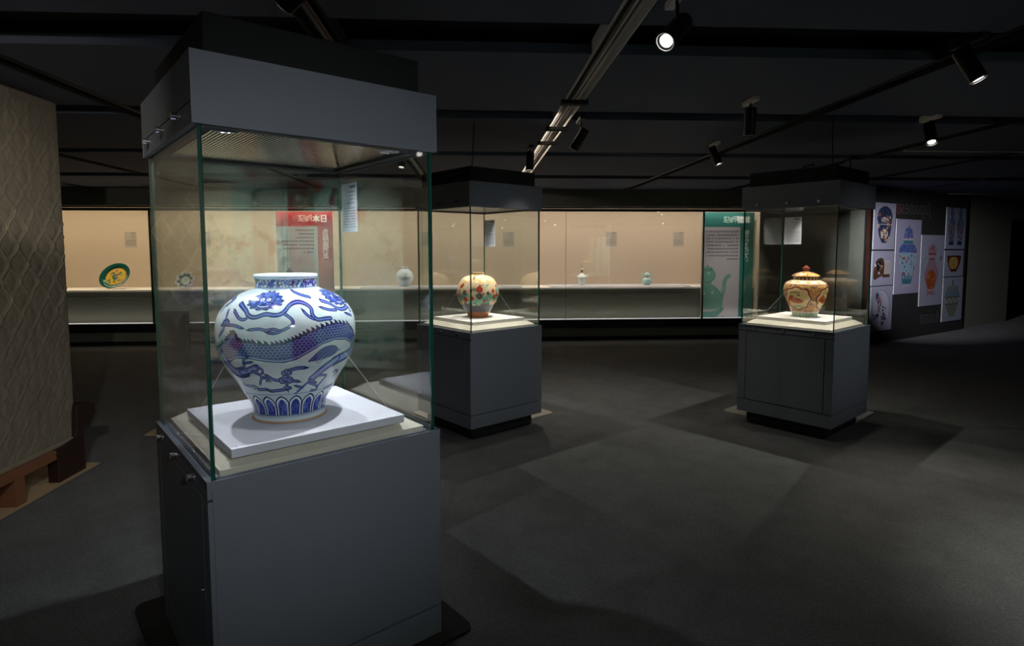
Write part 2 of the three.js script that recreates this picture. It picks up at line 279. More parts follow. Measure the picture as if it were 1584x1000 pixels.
M.white = std(0xd9dade, 0.7);
const TOPB = BASE + 0.038 + 0.0275;                                   // top of the white boards
const c1 = makeCase([-0.697, 0, -1.529], 0.636, LIGHT.hood[0], 0xf4f8ff, { label: 'nearest and largest-looking grey display case, around the blue and white dragon jar', plate: M.black, rect: [-0.06, 0.9, 0.06, 1.045], sheet: [0.545, 0.684, 1.594, 0.195], sheetLabel: 'narrow grey caption sheet stuck to the glass behind the dragon jar', board: [0.07, 0.6, 0.035, 0.575], boardMat: M.board, boardLabel: 'white square board on the cream mat under the blue and white dragon jar' });
const c2 = makeCase([-0.038, 0, -4.242], 0.647, LIGHT.hood[1], 0xfffaf2, { cable: 1, label: 'middle grey display case, around the cream jar painted with red poppies', plate: M.steel, rect: [0.1, 1.03, 0.17, 1.0], sheet: [0.565, 0.708, 1.57, 0.23], sheetLabel: 'grey caption sheet stuck to the glass behind the poppy jar', board: [0.1, 0.615, 0.1, 0.63], boardMat: M.caseBoard, boardLabel: 'white square board under the cream jar with red poppies' });
const c3 = makeCase([2.594, 0, -4.067], 0.649, LIGHT.hood[2], 0xfff8ee, { cable: 1, label: 'right-hand grey display case with a wide cabinet door, around the lidded gilt jar', plate: M.steel, rect: [0.2, 1.15, 0.07, 0.98], sheet: [0.555, 0.703, 1.587, 0.235], sheetLabel: 'pale wide caption sheet stuck to the glass behind the lidded gilt jar', board: [0.1, 0.615, 0.1, 0.63], boardMat: M.caseBoard, boardLabel: 'white square board under the lidded red and gold jar' });

// ───────────── the blue and white dragon jar ─────────────
const poly = (s) => s.split(' ').map((q) => q.split(',').map(Number));
const JAR_H = 461, MM = 3.76;                                         // the print is drawn in millimetres, 3.76 mm to a degree at the belly
function smoothPath(c, pts, close) {
  c.beginPath(); c.moveTo(pts[0][0], pts[0][1]);
  for (let i = 1; i < pts.length - 1; i++) c.quadraticCurveTo(pts[i][0], pts[i][1], (pts[i][0] + pts[i + 1][0]) / 2, (pts[i][1] + pts[i + 1][1]) / 2);
  c.lineTo(pts[pts.length - 1][0], pts[pts.length - 1][1]); if (close) c.closePath();
}
const DARK = '#0d164c', MID = '#223a94', LITE = '#7288c6', PALE = '#bccbe6', GROUND = '#c6d4d9';
function dragonPrint(c, W, H) {
  c.fillStyle = GROUND; c.fillRect(0, 0, W, H);
  const full = 360 * MM;
  c.save(); c.scale(W / full, H / JAR_H); c.lineJoin = c.lineCap = 'round';
  const Q = (s) => poly(s).map(([a, h]) => [(180 + a) * MM, JAR_H - h]);
  const Y = (h) => JAR_H - h;
  const line = (h, w, col) => { c.strokeStyle = col; c.lineWidth = w; c.beginPath(); c.moveTo(0, Y(h)); c.lineTo(full, Y(h)); c.stroke(); };
  for (const [h, w, col] of [[453, 2.5, '#6f83b8'], [446, 1.5, '#7d90c4'], [444, 2, '#30438f'], [421, 2, '#30438f'], [417.5, 1.6, '#6f83b8'], [97, 1.6, '#3b4f9f'], [23, 2.2, DARK], [18, 1.6, '#3b4f9f']]) line(h, w, col);
  // cloud scroll round the neck
  for (let x = 0; x < full; x += 62) for (let i = 0; i < 26; i++) {
    c.strokeStyle = i % 3 ? MID : DARK; c.lineWidth = rr(2, 5); const px = x + rr(0, 62), py = Y(432.5 + rr(-8.5, 8.5)); c.beginPath(); c.arc(px, py, rr(2, 5), rr(0, 6), rr(3, 9)); c.stroke();
    if (i % 4 === 0) { c.beginPath(); c.moveTo(px, py); c.quadraticCurveTo(px + 8, py - 6, px + 18, py - rr(-4, 6)); c.stroke(); }
  }
  // lappets round the foot: twenty arched leaves
  for (let i = 0; i < 20; i++) {
    const x = (i + 0.42) * full / 20, w = full / 20;
    const arch = (k, lo, hi) => { c.beginPath(); c.moveTo(x - w * k, Y(lo)); c.lineTo(x - w * k, Y(hi - 26)); c.quadraticCurveTo(x - w * k * 0.9, Y(hi - 9), x, Y(hi)); c.quadraticCurveTo(x + w * k * 0.9, Y(hi - 9), x + w * k, Y(hi - 26)); c.lineTo(x + w * k, Y(lo)); };
    arch(0.47, 25, 90); c.fillStyle = '#dfe7ee'; c.fill(); c.strokeStyle = DARK; c.lineWidth = 5; c.stroke();
    arch(0.33, 25, 79); c.fillStyle = MID; c.fill(); c.strokeStyle = '#2b3d90'; c.lineWidth = 3; c.stroke();
    for (let k = 0; k < 22; k++) { c.strokeStyle = rnd() < 0.5 ? '#23338a' : '#6f86cf'; c.lineWidth = rr(2, 5); const xx = x + w * rr(-0.26, 0.26), yy = rr(28, 66); c.beginPath(); c.moveTo(xx, Y(yy)); c.lineTo(xx + rr(-3, 3), Y(Math.min(72, yy + rr(6, 18)))); c.stroke(); }
    c.strokeStyle = '#e5ecf5'; c.lineWidth = 2.2; arch(0.40, 25, 85); c.stroke();
  }
  const ribbon = (pts, w) => { smoothPath(c, pts); c.strokeStyle = DARK; c.lineWidth = w; c.stroke(); c.strokeStyle = '#2c439a'; c.lineWidth = w * 0.6; c.stroke(); c.strokeStyle = '#7f95cf'; c.lineWidth = w * 0.14; c.stroke(); };
  const swirl = (x, y, r) => { c.fillStyle = '#324a9f'; c.strokeStyle = DARK; c.lineWidth = 3; for (let i = 0; i < 3; i++) { c.beginPath(); c.arc(x + (i - 1) * r * 0.9, y + (i === 1 ? -r * 0.5 : 0), r * 0.75, 0, 7); c.fill(); c.stroke(); } c.strokeStyle = PALE; c.lineWidth = 1.3; for (let i = 0; i < 3; i++) { c.beginPath(); c.arc(x + (i - 1) * r * 0.9, y + (i === 1 ? -r * 0.5 : 0), r * 0.4, 0.5, 5); c.stroke(); } };
  const tail = (pts, w) => { ribbon(pts, w); const [a, b] = [pts[pts.length - 1], pts[pts.length - 2]]; c.fillStyle = DARK; const dx = a[0] - b[0], dy = a[1] - b[1], l = Math.hypot(dx, dy) || 1; c.beginPath(); c.moveTo(a[0] - dy / l * w / 2, a[1] + dx / l * w / 2); c.lineTo(a[0] + dx / l * w * 1.6, a[1] + dy / l * w * 1.6); c.lineTo(a[0] + dy / l * w / 2, a[1] - dx / l * w / 2); c.fill(); };
  const lion = (deg, h) => {
    const x = (180 + deg) * MM, y = Y(h), w = 66, d = 24;
    c.fillStyle = MID; c.strokeStyle = DARK; c.lineWidth = 2.5; c.beginPath();
    for (let i = 0; i <= 60; i++) { const a = i / 60 * 6.283, k = 1 + 0.1 * Math.cos(a * 14); c[i ? 'lineTo' : 'moveTo'](x + Math.cos(a) * w * k, y + Math.sin(a) * d * k); } c.fill(); c.stroke();
    for (let i = 0; i < 150; i++) { const a = rr(0, 6.28), q = Math.sqrt(rr(0.1, 0.95)); c.strokeStyle = rnd() < 0.62 ? DARK : LITE; c.lineWidth = rr(0.9, 2); c.beginPath(); c.ellipse(x + Math.cos(a) * w * q, y + Math.sin(a) * d * q, rr(2, 6), rr(1, 2), a, 0, rr(2, 5)); c.stroke(); }
    for (const s of [-1, 1]) { c.fillStyle = '#e6edf4'; c.beginPath(); c.ellipse(x + s * 13, y - 3, 8, 4, 0, 0, 7); c.fill(); c.fillStyle = '#0f1740'; c.beginPath(); c.ellipse(x + s * 13, y - 3, 3.2, 2, 0, 0, 7); c.fill(); c.strokeStyle = DARK; c.lineWidth = 2; c.beginPath(); c.ellipse(x + s * 14, y - 8, 11, 3.5, 0, 3.3, 6.1); c.stroke(); }
    c.fillStyle = LITE; c.beginPath(); c.ellipse(x, y + 3, 6, 2, 0, 0, 7); c.fill(); c.strokeStyle = '#e6edf4'; c.lineWidth = 1.6; c.beginPath(); c.ellipse(x, y + 12, 20, 4, 0, 0.1, 3.04); c.stroke();
  };
  for (const turn of [0, 180]) for (const wrap of [-full, 0, full]) {
    if (turn === 0 && wrap) continue;
    c.save(); c.translate(turn * MM + wrap - (turn ? 0 : 0), 0);
    lion(-22, 386); lion(64, 386); lion(-100, 386);
    for (const s of ['-67,400 -49,378 -37,362 -33,345 -26,339 -18,352 -10,345 -3,351 2,375 10,383 17,377 22,363 20,343 24,326 31,329 37,328', '34,400 36,381 45,373 50,351 62,349 74,358 72,340']) ribbon(Q(s).slice(1), 13);
    for (const s of ['-33,340 -35,332 -41,337 -44,345 -50,357', '-2,349 3,338 5,320 -1,308 -6,300 -10,309 -16,303 -21,309 -29,306', '-6,300 -9,294 -14,297', '21,331 17,339 14,354', '47,350 40,351 32,361', '-60,358 -55,336 -60,321 -55,307 -63,284', '-61,314 -46,319 -37,311', '-80,391 -62,384 -75,368 -74,352', '26,393 17,400 9,411', '69,325 60,335']) tail(Q(s), 9.5);
    swirl((180 - 54) * MM, Y(322), 9); swirl((180 - 72) * MM, Y(372), 7);
    // dragon: the long scaled body
    const up = Q('-92,250 -80,240 -65,250 -54,266 -47,289 -43,292 -41,275 -36,269 -26,267 -11,260 -1,265 7,276 16,292 28,305 42,312 57,302 68,272 76,240'), lo = Q('-92,214 -70,214 -54,205 -45,219 -33,221 -18,211 -4,206 6,214 16,233 27,254 39,262 53,256 63,240 70,213');
    const body = () => { c.beginPath(); c.moveTo(...up[0]); for (const q of up) c.lineTo(...q); for (const q of lo.slice().reverse()) c.lineTo(...q); c.closePath(); };
    for (let i = 1; i + 1 < up.length; i++) for (const f of [0, 0.33, 0.66]) {               // crest
      const x = up[i][0] + (up[i + 1][0] - up[i][0]) * f, y = up[i][1] + (up[i + 1][1] - up[i][1]) * f; c.fillStyle = DARK; c.beginPath(); c.moveTo(x - 9, y + 4); c.quadraticCurveTo(x - 4, y - 5, x - 9, y - 13); c.quadraticCurveTo(x + 6, y - 8, x + 9, y + 4); c.fill();
    }
    body(); c.fillStyle = '#213893'; c.fill(); c.save(); c.clip();
    for (let r = 0; r < 17; r++) for (let x = -95; x < 90; x += 3.4) { const px = (180 + x + (r % 2) * 1.7) * MM, py = Y(190 + r * 8); c.strokeStyle = '#18246a'; c.lineWidth = 3.4; c.beginPath(); c.arc(px, py - 2.6, 5, 0.3, 2.84); c.stroke(); c.strokeStyle = '#9fb1e0'; c.lineWidth = 1.15; c.beginPath(); c.arc(px, py, 6.6, 0.2, 2.94); c.stroke(); }
    smoothPath(c, lo); c.strokeStyle = '#1a2a7c'; c.lineWidth = 20; c.stroke(); c.setLineDash([2.5, 8]); c.strokeStyle = '#8ea2d8'; c.lineWidth = 13; c.stroke(); c.setLineDash([]); c.strokeStyle = DARK; c.lineWidth = 4; c.stroke();
    c.restore(); body(); c.strokeStyle = DARK; c.lineWidth = 3; c.stroke();
    // limbs and claws
    const limb = (s, w) => { const q = Q(s); smoothPath(c, q); c.strokeStyle = DARK; c.lineWidth = w; c.stroke(); c.strokeStyle = '#263d97'; c.lineWidth = w * 0.76; c.stroke(); c.setLineDash([1.6, 5]); c.strokeStyle = '#7d92cf'; c.lineWidth = w * 0.5; c.stroke(); c.setLineDash([]); };
    limb('-64,222 -58,184 -51,168 -40,176', 36); limb('-45,172 -37,178 -27,192', 22); limb('74,225 66,202 52,199 42,190', 34); limb('46,197 36,183 28,161 22,143', 27);
    for (const s of ['-27,194 -21,187 -23,174', '-32,178 -26,169 -22,150', '-38,180 -39,212 -34,222', '-38,205 -31,209', '-31,181 -23,166 -19,150', '-24,165 -29,139', '22,142 13,114 8,102', '20,130 33,114 33,98 25,102', '28,150 41,150 37,131 33,114', '14,116 7,124', '20,140 28,128']) tail(Q(s), 8.5);
    for (const s of ['-21,187 -19,176 -24,166', '-22,152 -26,142', '8,102 5,108', '25,102 20,106']) { smoothPath(c, Q(s)); c.strokeStyle = '#e6edf4'; c.lineWidth = 3; c.stroke(); }
    smoothPath(c, Q('16,203 23,229 30,244 40,244 45,225 38,212 29,206 16,203'), true); c.fillStyle = MID; c.fill(); c.strokeStyle = DARK; c.lineWidth = 3; c.stroke();
    for (let i = 0; i < 7; i++) { smoothPath(c, Q('18,205 24,225 31,240 40,240').map(([x, y]) => [x + i * 5, y + i * 2.6])); c.strokeStyle = i % 2 ? DARK : LITE; c.lineWidth = 1.7; c.stroke(); }
    // clouds
    for (const s of ['0,180 6,186 13,184', '-5,149 -13,146 -19,164', '1,119 -6,114 -20,111', '-35,116 -25,117', '-4,165 -2,119', '-3,150 8,140', '48,155 58,148 55,141', '46,97 66,102', '-41,126 -47,126']) tail(Q(s), 11.5);
    swirl((180 - 3) * MM, Y(147), 15); swirl((180 - 2) * MM, Y(172), 10); swirl((180 - 3) * MM, Y(120), 7); swirl((180 - 38) * MM, Y(121), 8); swirl((180 + 52) * MM, Y(150), 4); swirl((180 - 52) * MM, Y(128), 5);
    c.restore();
  }
  c.fillStyle = '#c99e7c'; c.fillRect(0, Y(5), full, 5);              // bare clay at the foot
  c.restore();
}
const glaze = (o) => phys(0xffffff, 0.14, { ...o });
const jarProfile = [[0.001, 0], [0.1085, 0], [0.1105, 0.004], [0.1105, 0.017], [0.115, 0.0468], [0.131, 0.0764], [0.148, 0.106], [0.165, 0.1355], [0.184, 0.165], [0.2, 0.2006], [0.2095, 0.236], [0.2135, 0.2715], [0.211, 0.313], [0.2, 0.3425], [0.181, 0.368], [0.16, 0.387], [0.132, 0.403], [0.108, 0.412], [0.0955, 0.417], [0.0935, 0.421], [0.0932, 0.442], [0.0955, 0.4465], [0.0975, 0.452], [0.0965, 0.459], [0.093, 0.461], [0.089, 0.459], [0.087, 0.44], [0.087, 0.42], [0.12, 0.395], [0.16, 0.36]];
const toEye = (p) => Math.atan2(-p.x, -p.z);
function jar(name, profile, print, w, h, pos, mat, label, category, seg = 96) {
  const t = thing(name, label, category, pos.toArray(), toEye(pos) + Math.PI);
  mesh('body', lathe(profile, seg), mat(tex(w, h, print)), t); return t;
}
const v1 = c1.P(0.317, TOPB, 0.285);
jar('porcelain_jar', jarProfile, dragonPrint, 2048, 1024, v1, (map) => glaze({ map }), 'large blue and white porcelain jar painted with a scaled dragon', 'jar', 128);

// ───────────── the cream jar with poppies ─────────────
function poppyPrint(c, W, H) {
  const g = (x, y) => [x / 360 * W, (1 - y / 360) * H];               // degrees, millimetres
  c.fillStyle = '#cfb792'; c.fillRect(0, 0, W, H);
  for (let i = 0; i < 300; i++) { c.fillStyle = rnd() < 0.5 ? 'rgba(225,185,110,.10)' : 'rgba(240,228,205,.16)'; c.beginPath(); c.ellipse(rr(0, W), rr(0, H * 0.72), rr(15, 50), rr(6, 18), rr(0, 3), 0, 7); c.fill(); }
  const blob = (x, y, r, col, n = 9, k = 0.2) => { c.fillStyle = col; c.beginPath(); for (let i = 0; i <= n * 4; i++) { const a = i / (n * 4) * 6.283, q = r * (1 + k * Math.cos(a * n)); c[i ? 'lineTo' : 'moveTo'](x + Math.cos(a) * q * W / 1074, y + Math.sin(a) * q * H / 360); } c.fill(); };
  const leaf = (x, y, len, a, col) => { c.save(); c.translate(x, y); c.rotate(a); c.fillStyle = col; c.beginPath(); c.moveTo(0, 0); for (let i = 0; i <= 8; i++) c.lineTo(i * len / 8, -len * 0.22 * Math.sin(i / 8 * 3.14) * (i % 2 ? 1.35 : 0.75)); for (let i = 8; i >= 0; i--) c.lineTo(i * len / 8, len * 0.22 * Math.sin(i / 8 * 3.14) * (i % 2 ? 1.35 : 0.75)); c.fill(); c.restore(); };
  // bluish black band with a ragged top, bare orange clay below
  c.fillStyle = '#5b5c62'; c.beginPath(); c.moveTo(0, H); for (let a = 0; a <= 360; a += 3) c.lineTo(...g(a, 112 + 12 * Math.sin(a * 0.1) + 7 * Math.sin(a * 0.33) + rr(-2, 2))); c.lineTo(W, H); c.fill();
  c.fillStyle = '#c07a55'; c.beginPath(); c.moveTo(0, H); for (let a = 0; a <= 360; a += 3) c.lineTo(...g(a, 44 + 3 * Math.sin(a * 0.12) + rr(-1, 1))); c.lineTo(W, H); c.fill();
  for (const turn of [0, 130, 240]) {
    const F = (a, y) => g((180 + a + turn) % 360, y);
    for (const [a, y, l, r] of [[-52, 165, 70, -1.2], [-50, 150, 60, -2], [-40, 150, 60, -0.6], [-62, 200, 55, -1.4], [-38, 175, 45, -0.4], [-8, 190, 70, 0.3], [4, 120, 90, -1.1], [-4, 105, 80, -1.8], [12, 130, 80, -0.6], [20, 160, 70, -0.5], [38, 165, 60, 0.4], [36, 150, 55, -0.5], [50, 150, 55, -0.7], [58, 190, 50, -1.2], [4, 250, 40, -0.4], [-12, 230, 40, 0.4], [24, 255, 40, -0.7], [-30, 145, 45, 0.5], [-20, 140, 60, 0.2]]) for (let k = 0; k < 3; k++) leaf(...F(a + rr(-4, 4), y + rr(-12, 12)), l * rr(0.7, 1.15), r + rr(-0.4, 0.4), ['#4f8f78', '#6ba48e', '#86b39d'][k]);
    for (const [a, y, r, col] of [[-48, 262, 19, '#a8321f'], [-66, 182, 21, '#a8321f'], [-37, 150, 24, '#ad3a22'], [-38, 208, 21, '#4b3f42'], [5, 230, 32, '#ad3320'], [-18, 222, 17, '#a93a24'], [-16, 160, 22, '#a9402e'], [4, 178, 30, '#4d4c51'], [28, 200, 17, '#4c474c'], [46, 215, 20, '#a8321f'], [52, 172, 19, '#a9341f'], [19, 138, 17, '#a9432c'], [15, 195, 12, '#b05240'], [66, 250, 18, '#7e3326'], [-54, 195, 9, '#b0422c'], [6, 262, 11, '#b85040'], [-58, 140, 14, '#68583a'], [64, 215, 15, '#9a5c2e'], [-30, 215, 10, '#cf9a50']]) { blob(...F(a, y), r * 0.82, col, 11, 0.13); blob(...F(a - 1, y + 3), r * 0.4, 'rgba(255,170,130,.18)', 5); c.fillStyle = 'rgba(225,190,90,.8)'; c.beginPath(); c.arc(...F(a, y), 3, 0, 7); c.fill(); }
    for (const [a, y] of [[0, 300], [10, 285], [-45, 290], [36, 292], [-12, 305]]) { c.fillStyle = 'rgba(214,160,70,.6)'; c.beginPath(); c.ellipse(...F(a, y), 30, 9, 0.3, 0, 7); c.fill(); }
    blob(...F(-14, 318), 13, '#5d544c', 5, 0.5);
  }
  c.fillStyle = '#8e7a5c'; c.fillRect(0, 0, W, H * 0.02);
}
const v2 = c2.P(0.36, TOPB, 0.38);
jar('poppy_jar', [[0.001, 0], [0.077, 0], [0.08, 0.004], [0.09, 0.026], [0.111, 0.06], [0.138, 0.1], [0.159, 0.14], [0.17, 0.182], [0.1695, 0.215], [0.161, 0.252], [0.145, 0.287], [0.121, 0.314], [0.088, 0.331], [0.061, 0.337], [0.053, 0.342], [0.053, 0.352], [0.058, 0.357], [0.057, 0.36], [0.05, 0.358], [0.048, 0.34], [0.08, 0.322]], poppyPrint, 1024, 512, v2, (map) => glaze({ map }), 'round cream stoneware jar painted with red poppies and green leaves', 'jar');

// ───────────── the lidded red and gold jar ─────────────
function giltGround(c, W, H, y0, y1) {
  c.fillStyle = '#c79655'; c.fillRect(0, y0, W, y1 - y0);
  for (let i = 0; i < (y1 - y0) * W / 62; i++) { c.strokeStyle = ['#7a2e1c', '#94462a', '#4a2a1e', '#e6cc96'][rnd() * 4 | 0]; c.lineWidth = rr(1, 2.4); c.beginPath(); c.arc(rr(0, W), rr(y0, y1), rr(1.5, 5), rr(0, 6), rr(6, 11)); c.stroke(); }
  for (let i = 0; i < W * (y1 - y0) / 3600; i++) { const x = rr(0, W), y = rr(y0, y1); c.fillStyle = '#5b4a55'; for (let k = 0; k < 6; k++) { c.beginPath(); c.arc(x + Math.cos(k) * 8, y + Math.sin(k) * 7, 5, 0, 7); c.fill(); } c.fillStyle = '#a08a7a'; c.beginPath(); c.arc(x, y, 4, 0, 7); c.fill(); }
}
function giltPrint(c, W, H) {
  const yy = (h) => (1 - h / 317) * H;
  c.fillStyle = '#e3d3b3'; c.fillRect(0, 0, W, H); giltGround(c, W, H, yy(262), yy(46));
  c.fillStyle = '#dccba8'; c.fillRect(0, yy(293), W, yy(262) - yy(293));
  for (let i = 0; i < 22; i++) { const x = i * W / 22; c.fillStyle = i % 2 ? '#c59a59' : '#e8dcc0'; c.beginPath(); c.ellipse(x + W / 44, yy(276), W / 60, 13, 0, 0, 7); c.fill(); c.strokeStyle = '#8b4a2c'; c.lineWidth = 2; c.stroke(); }
  c.fillStyle = '#7d2f22'; for (const h of [262, 294, 47]) c.fillRect(0, yy(h) - 2, W, 4);
  for (let i = 0; i < 40; i++) { c.fillStyle = i % 2 ? '#6b2c20' : '#a9a06e'; c.fillRect(i * W / 40, yy(317), W / 40, yy(295) - yy(317)); }
  for (const a of [156, 252, 348, 60]) {                              // cartouches with a bird among leaves
    const x = a / 360 * W, y = yy(150), w = W * 0.105, h = H * 0.29;
    const lobed = (k) => { c.beginPath(); for (let i = 0; i <= 96; i++) { const t = i / 96 * 6.283, q = k * (1 + 0.06 * Math.cos(t * 8)); c[i ? 'lineTo' : 'moveTo'](x + Math.cos(t) * w * q, y + Math.sin(t) * h * q * (0.92 + 0.08 * Math.abs(Math.cos(t)))); } c.closePath(); };
    lobed(1.07); c.fillStyle = '#6a2015'; c.fill(); lobed(0.96); c.fillStyle = '#d3b57c'; c.fill(); c.save(); c.clip();
    c.fillStyle = '#6f9a6c'; c.beginPath(); c.ellipse(x, y + h * 0.68, w * 0.6, h * 0.07, 0, 0, 7); c.fill();
    c.fillStyle = '#a04520'; c.beginPath(); c.ellipse(x - w * 0.1, y + h * 0.22, w * 0.55, h * 0.2, 0.1, 0, 7); c.fill(); c.beginPath(); c.ellipse(x - w * 0.55, y - h * 0.02, w * 0.2, h * 0.3, 0.6, 0, 7); c.fill();
    c.strokeStyle = '#5c4030'; c.lineWidth = 6; c.beginPath(); c.moveTo(x - w * 0.55, y - h * 0.15); c.quadraticCurveTo(x, y - h * 0.1, x + w * 0.55, y + h * 0.25); c.stroke();
    for (let i = 0; i < 6; i++) { c.lineWidth = 3; c.strokeStyle = i % 2 ? '#76553c' : '#5a6a50'; c.beginPath(); c.moveTo(x - w * 0.6, y - h * rr(0.2, 0.6)); c.quadraticCurveTo(x - w * 0.2, y - h * rr(0.4, 0.8), x + w * rr(0, 0.3), y - h * rr(0.3, 0.6)); c.stroke(); }
    c.fillStyle = '#4b4047'; for (let i = 0; i < 5; i++) { c.beginPath(); c.arc(x + w * 0.15 + Math.cos(i * 1.26) * 8, y - h * 0.3 + Math.sin(i * 1.26) * 8, 5, 0, 7); c.fill(); }
    c.restore();
  }
  c.fillStyle = '#cfc4ad'; c.fillRect(0, yy(44), W, yy(0) - yy(44));
  for (let i = 0; i < 26; i++) { const x = (i + 0.5) * W / 26; c.fillStyle = '#7fae8e'; c.beginPath(); c.moveTo(x - 14, yy(2)); c.lineTo(x - 14, yy(26)); c.quadraticCurveTo(x, yy(42), x + 14, yy(26)); c.lineTo(x + 14, yy(2)); c.fill(); c.strokeStyle = '#8a5a4a'; c.lineWidth = 2; c.stroke(); }
}
const v3 = c3.P(0.37, TOPB, 0.37);
const gilt = jar('lidded_jar', [[0.001, 0], [0.09, 0], [0.093, 0.003], [0.096, 0.022], [0.107, 0.05], [0.127, 0.093], [0.146, 0.14], [0.159, 0.187], [0.1635, 0.222], [0.158, 0.252], [0.142, 0.274], [0.115, 0.288], [0.094, 0.294], [0.0915, 0.3], [0.0915, 0.314], [0.0905, 0.317], [0.085, 0.316], [0.085, 0.29]], giltPrint, 1024, 512, v3, (map) => glaze({ map }), 'lidded porcelain jar in red and gold with bird cartouches', 'jar');
const lid = mesh('lid', lathe([[0.001, 0.312], [0.08, 0.312], [0.085, 0.322], [0.1, 0.3215], [0.1035, 0.326], [0.1, 0.3305], [0.082, 0.342], [0.056, 0.353], [0.024, 0.361], [0.001, 0.364]], 72), glaze({ map: tex(512, 256, (c, w, h) => { giltGround(c, w, h, 0, h); }) }), gilt);
mesh('knob', lathe([[0.001, 0.36], [0.018, 0.36], [0.019, 0.365], [0.013, 0.37], [0.024, 0.376], [0.028, 0.386], [0.024, 0.395], [0.013, 0.403], [0.004, 0.411], [0.0005, 0.413]], 32), glaze({ color: 0x5c2418 }), lid);

// thin nylon lines that hold the jars
function line(label, a, b) { const t = mesh('nylon_line', tube([a.toArray(), a.clone().lerp(b, 0.5).toArray(), b.toArray()], 0.0007, 4, 5), M.thread); tag(t, label, 'line', 'nylon lines holding the jars'); }
const ring = (p, r, h, dir) => p.clone().addScaledVector(dir, r).add(new THREE.Vector3(0, h, 0));
line('thin nylon line from the dragon jar down to the right edge of its board', ring(v1, 0.205, 0.212, new THREE.Vector3(0.95, 0, 0.3).normalize()), c1.P(0.59, TOPB, 0.12));
line('thin nylon line from the dragon jar down to the left edge of its board', ring(v1, 0.205, 0.212, new THREE.Vector3(-0.95, 0, -0.3).normalize()), c1.P(0.09, TOPB, 0.5));
line('thin nylon line from the poppy jar down to the right edge of its board', ring(v2, 0.168, 0.2, new THREE.Vector3(0.98, 0, 0.2).normalize()), c2.P(0.6, TOPB, 0.2));
line('thin nylon line from the poppy jar down to the left edge of its board', ring(v2, 0.168, 0.2, new THREE.Vector3(-0.98, 0, -0.2).normalize()), c2.P(0.12, TOPB, 0.55));
line('thin nylon line from the gilt jar down to the left edge of its board', ring(v3, 0.16, 0.19, new THREE.Vector3(-0.98, 0, -0.2).normalize()), c3.P(0.12, TOPB, 0.6));

// ───────────── what stands in the long showcase ─────────────
const SH = 0.83;                                                      // shelf height
function shelfBoard(x0, x1, label) { const m = mesh('display_board', rbox(x0, x1, SH + 0.0005, SH + 0.016, ZG - 0.72, ZG - 0.2, 0.002), M.board); tag(m, label, 'display board', 'white boards on the showcase shelf'); }
shelfBoard(-1.8, 0.75, 'long white board on the showcase shelf under the round white jar');
shelfBoard(1.2, 3.5, 'long white board on the showcase shelf under the two celadon ewers');
const celadon = phys(0xdbe6df, 0.2, { clearcoat: 0.5 }), celadonBlue = phys(0xb4d2d0, 0.2, { clearcoat: 0.5 }), whiteGlaze = phys(0xe2edf3, 0.2, { clearcoat: 0.5 });
{ // round white jar
  const t = thing('moon_jar', 'round plain white jar on the showcase shelf', 'jar', [-1.13, SH + 0.0165, -9.55]);
  mesh('body', lathe([[0.001, 0], [0.058, 0], [0.06, 0.012], [0.085, 0.035], [0.125, 0.085], [0.142, 0.14], [0.14, 0.175], [0.118, 0.23], [0.08, 0.27], [0.063, 0.28], [0.062, 0.3], [0.066, 0.308], [0.058, 0.31], [0.056, 0.285]], 64), whiteGlaze, t);
}
{ // tall necked ewer
  const t = thing('celadon_ewer', 'tall thin-necked pale green ewer, left of the two in the showcase', 'ewer', [1.755, SH + 0.0165, -9.6]);
  mesh('body', lathe([[0.001, 0], [0.044, 0], [0.047, 0.01], [0.055, 0.06], [0.062, 0.105], [0.06, 0.115], [0.074, 0.122], [0.08, 0.138], [0.064, 0.165], [0.035, 0.186], [0.014, 0.2], [0.012, 0.205]], 40), celadon, t);
  for (let i = 0; i < 12; i++) { const a = i / 12 * 6.283; mesh('rib', tube([[0.048 * Math.cos(a), 0.012, 0.048 * Math.sin(a)], [0.056 * Math.cos(a), 0.06, 0.056 * Math.sin(a)], [0.063 * Math.cos(a), 0.103, 0.063 * Math.sin(a)]], 0.004, 6, 6), celadon, t); }
  mesh('neck', lathe([[0.012, 0.2], [0.012, 0.252], [0.014, 0.257]], 20, 1), phys(0x4a4f49, 0.3), t);
  mesh('collar', lathe([[0.012, 0.255], [0.022, 0.26], [0.022, 0.272], [0.006, 0.28], [0.003, 0.285]], 24, 2), celadon, t);
  mesh('spire', lathe([[0.0035, 0.28], [0.0035, 0.34], [0.0005, 0.355]], 10, 1), phys(0x4a4f49, 0.3), t);
  mesh('spout', tube([[0.07, 0.14, 0], [0.095, 0.15, 0], [0.1, 0.165, 0], [0.085, 0.175, 0]], 0.008, 12, 8), celadon, t);
}
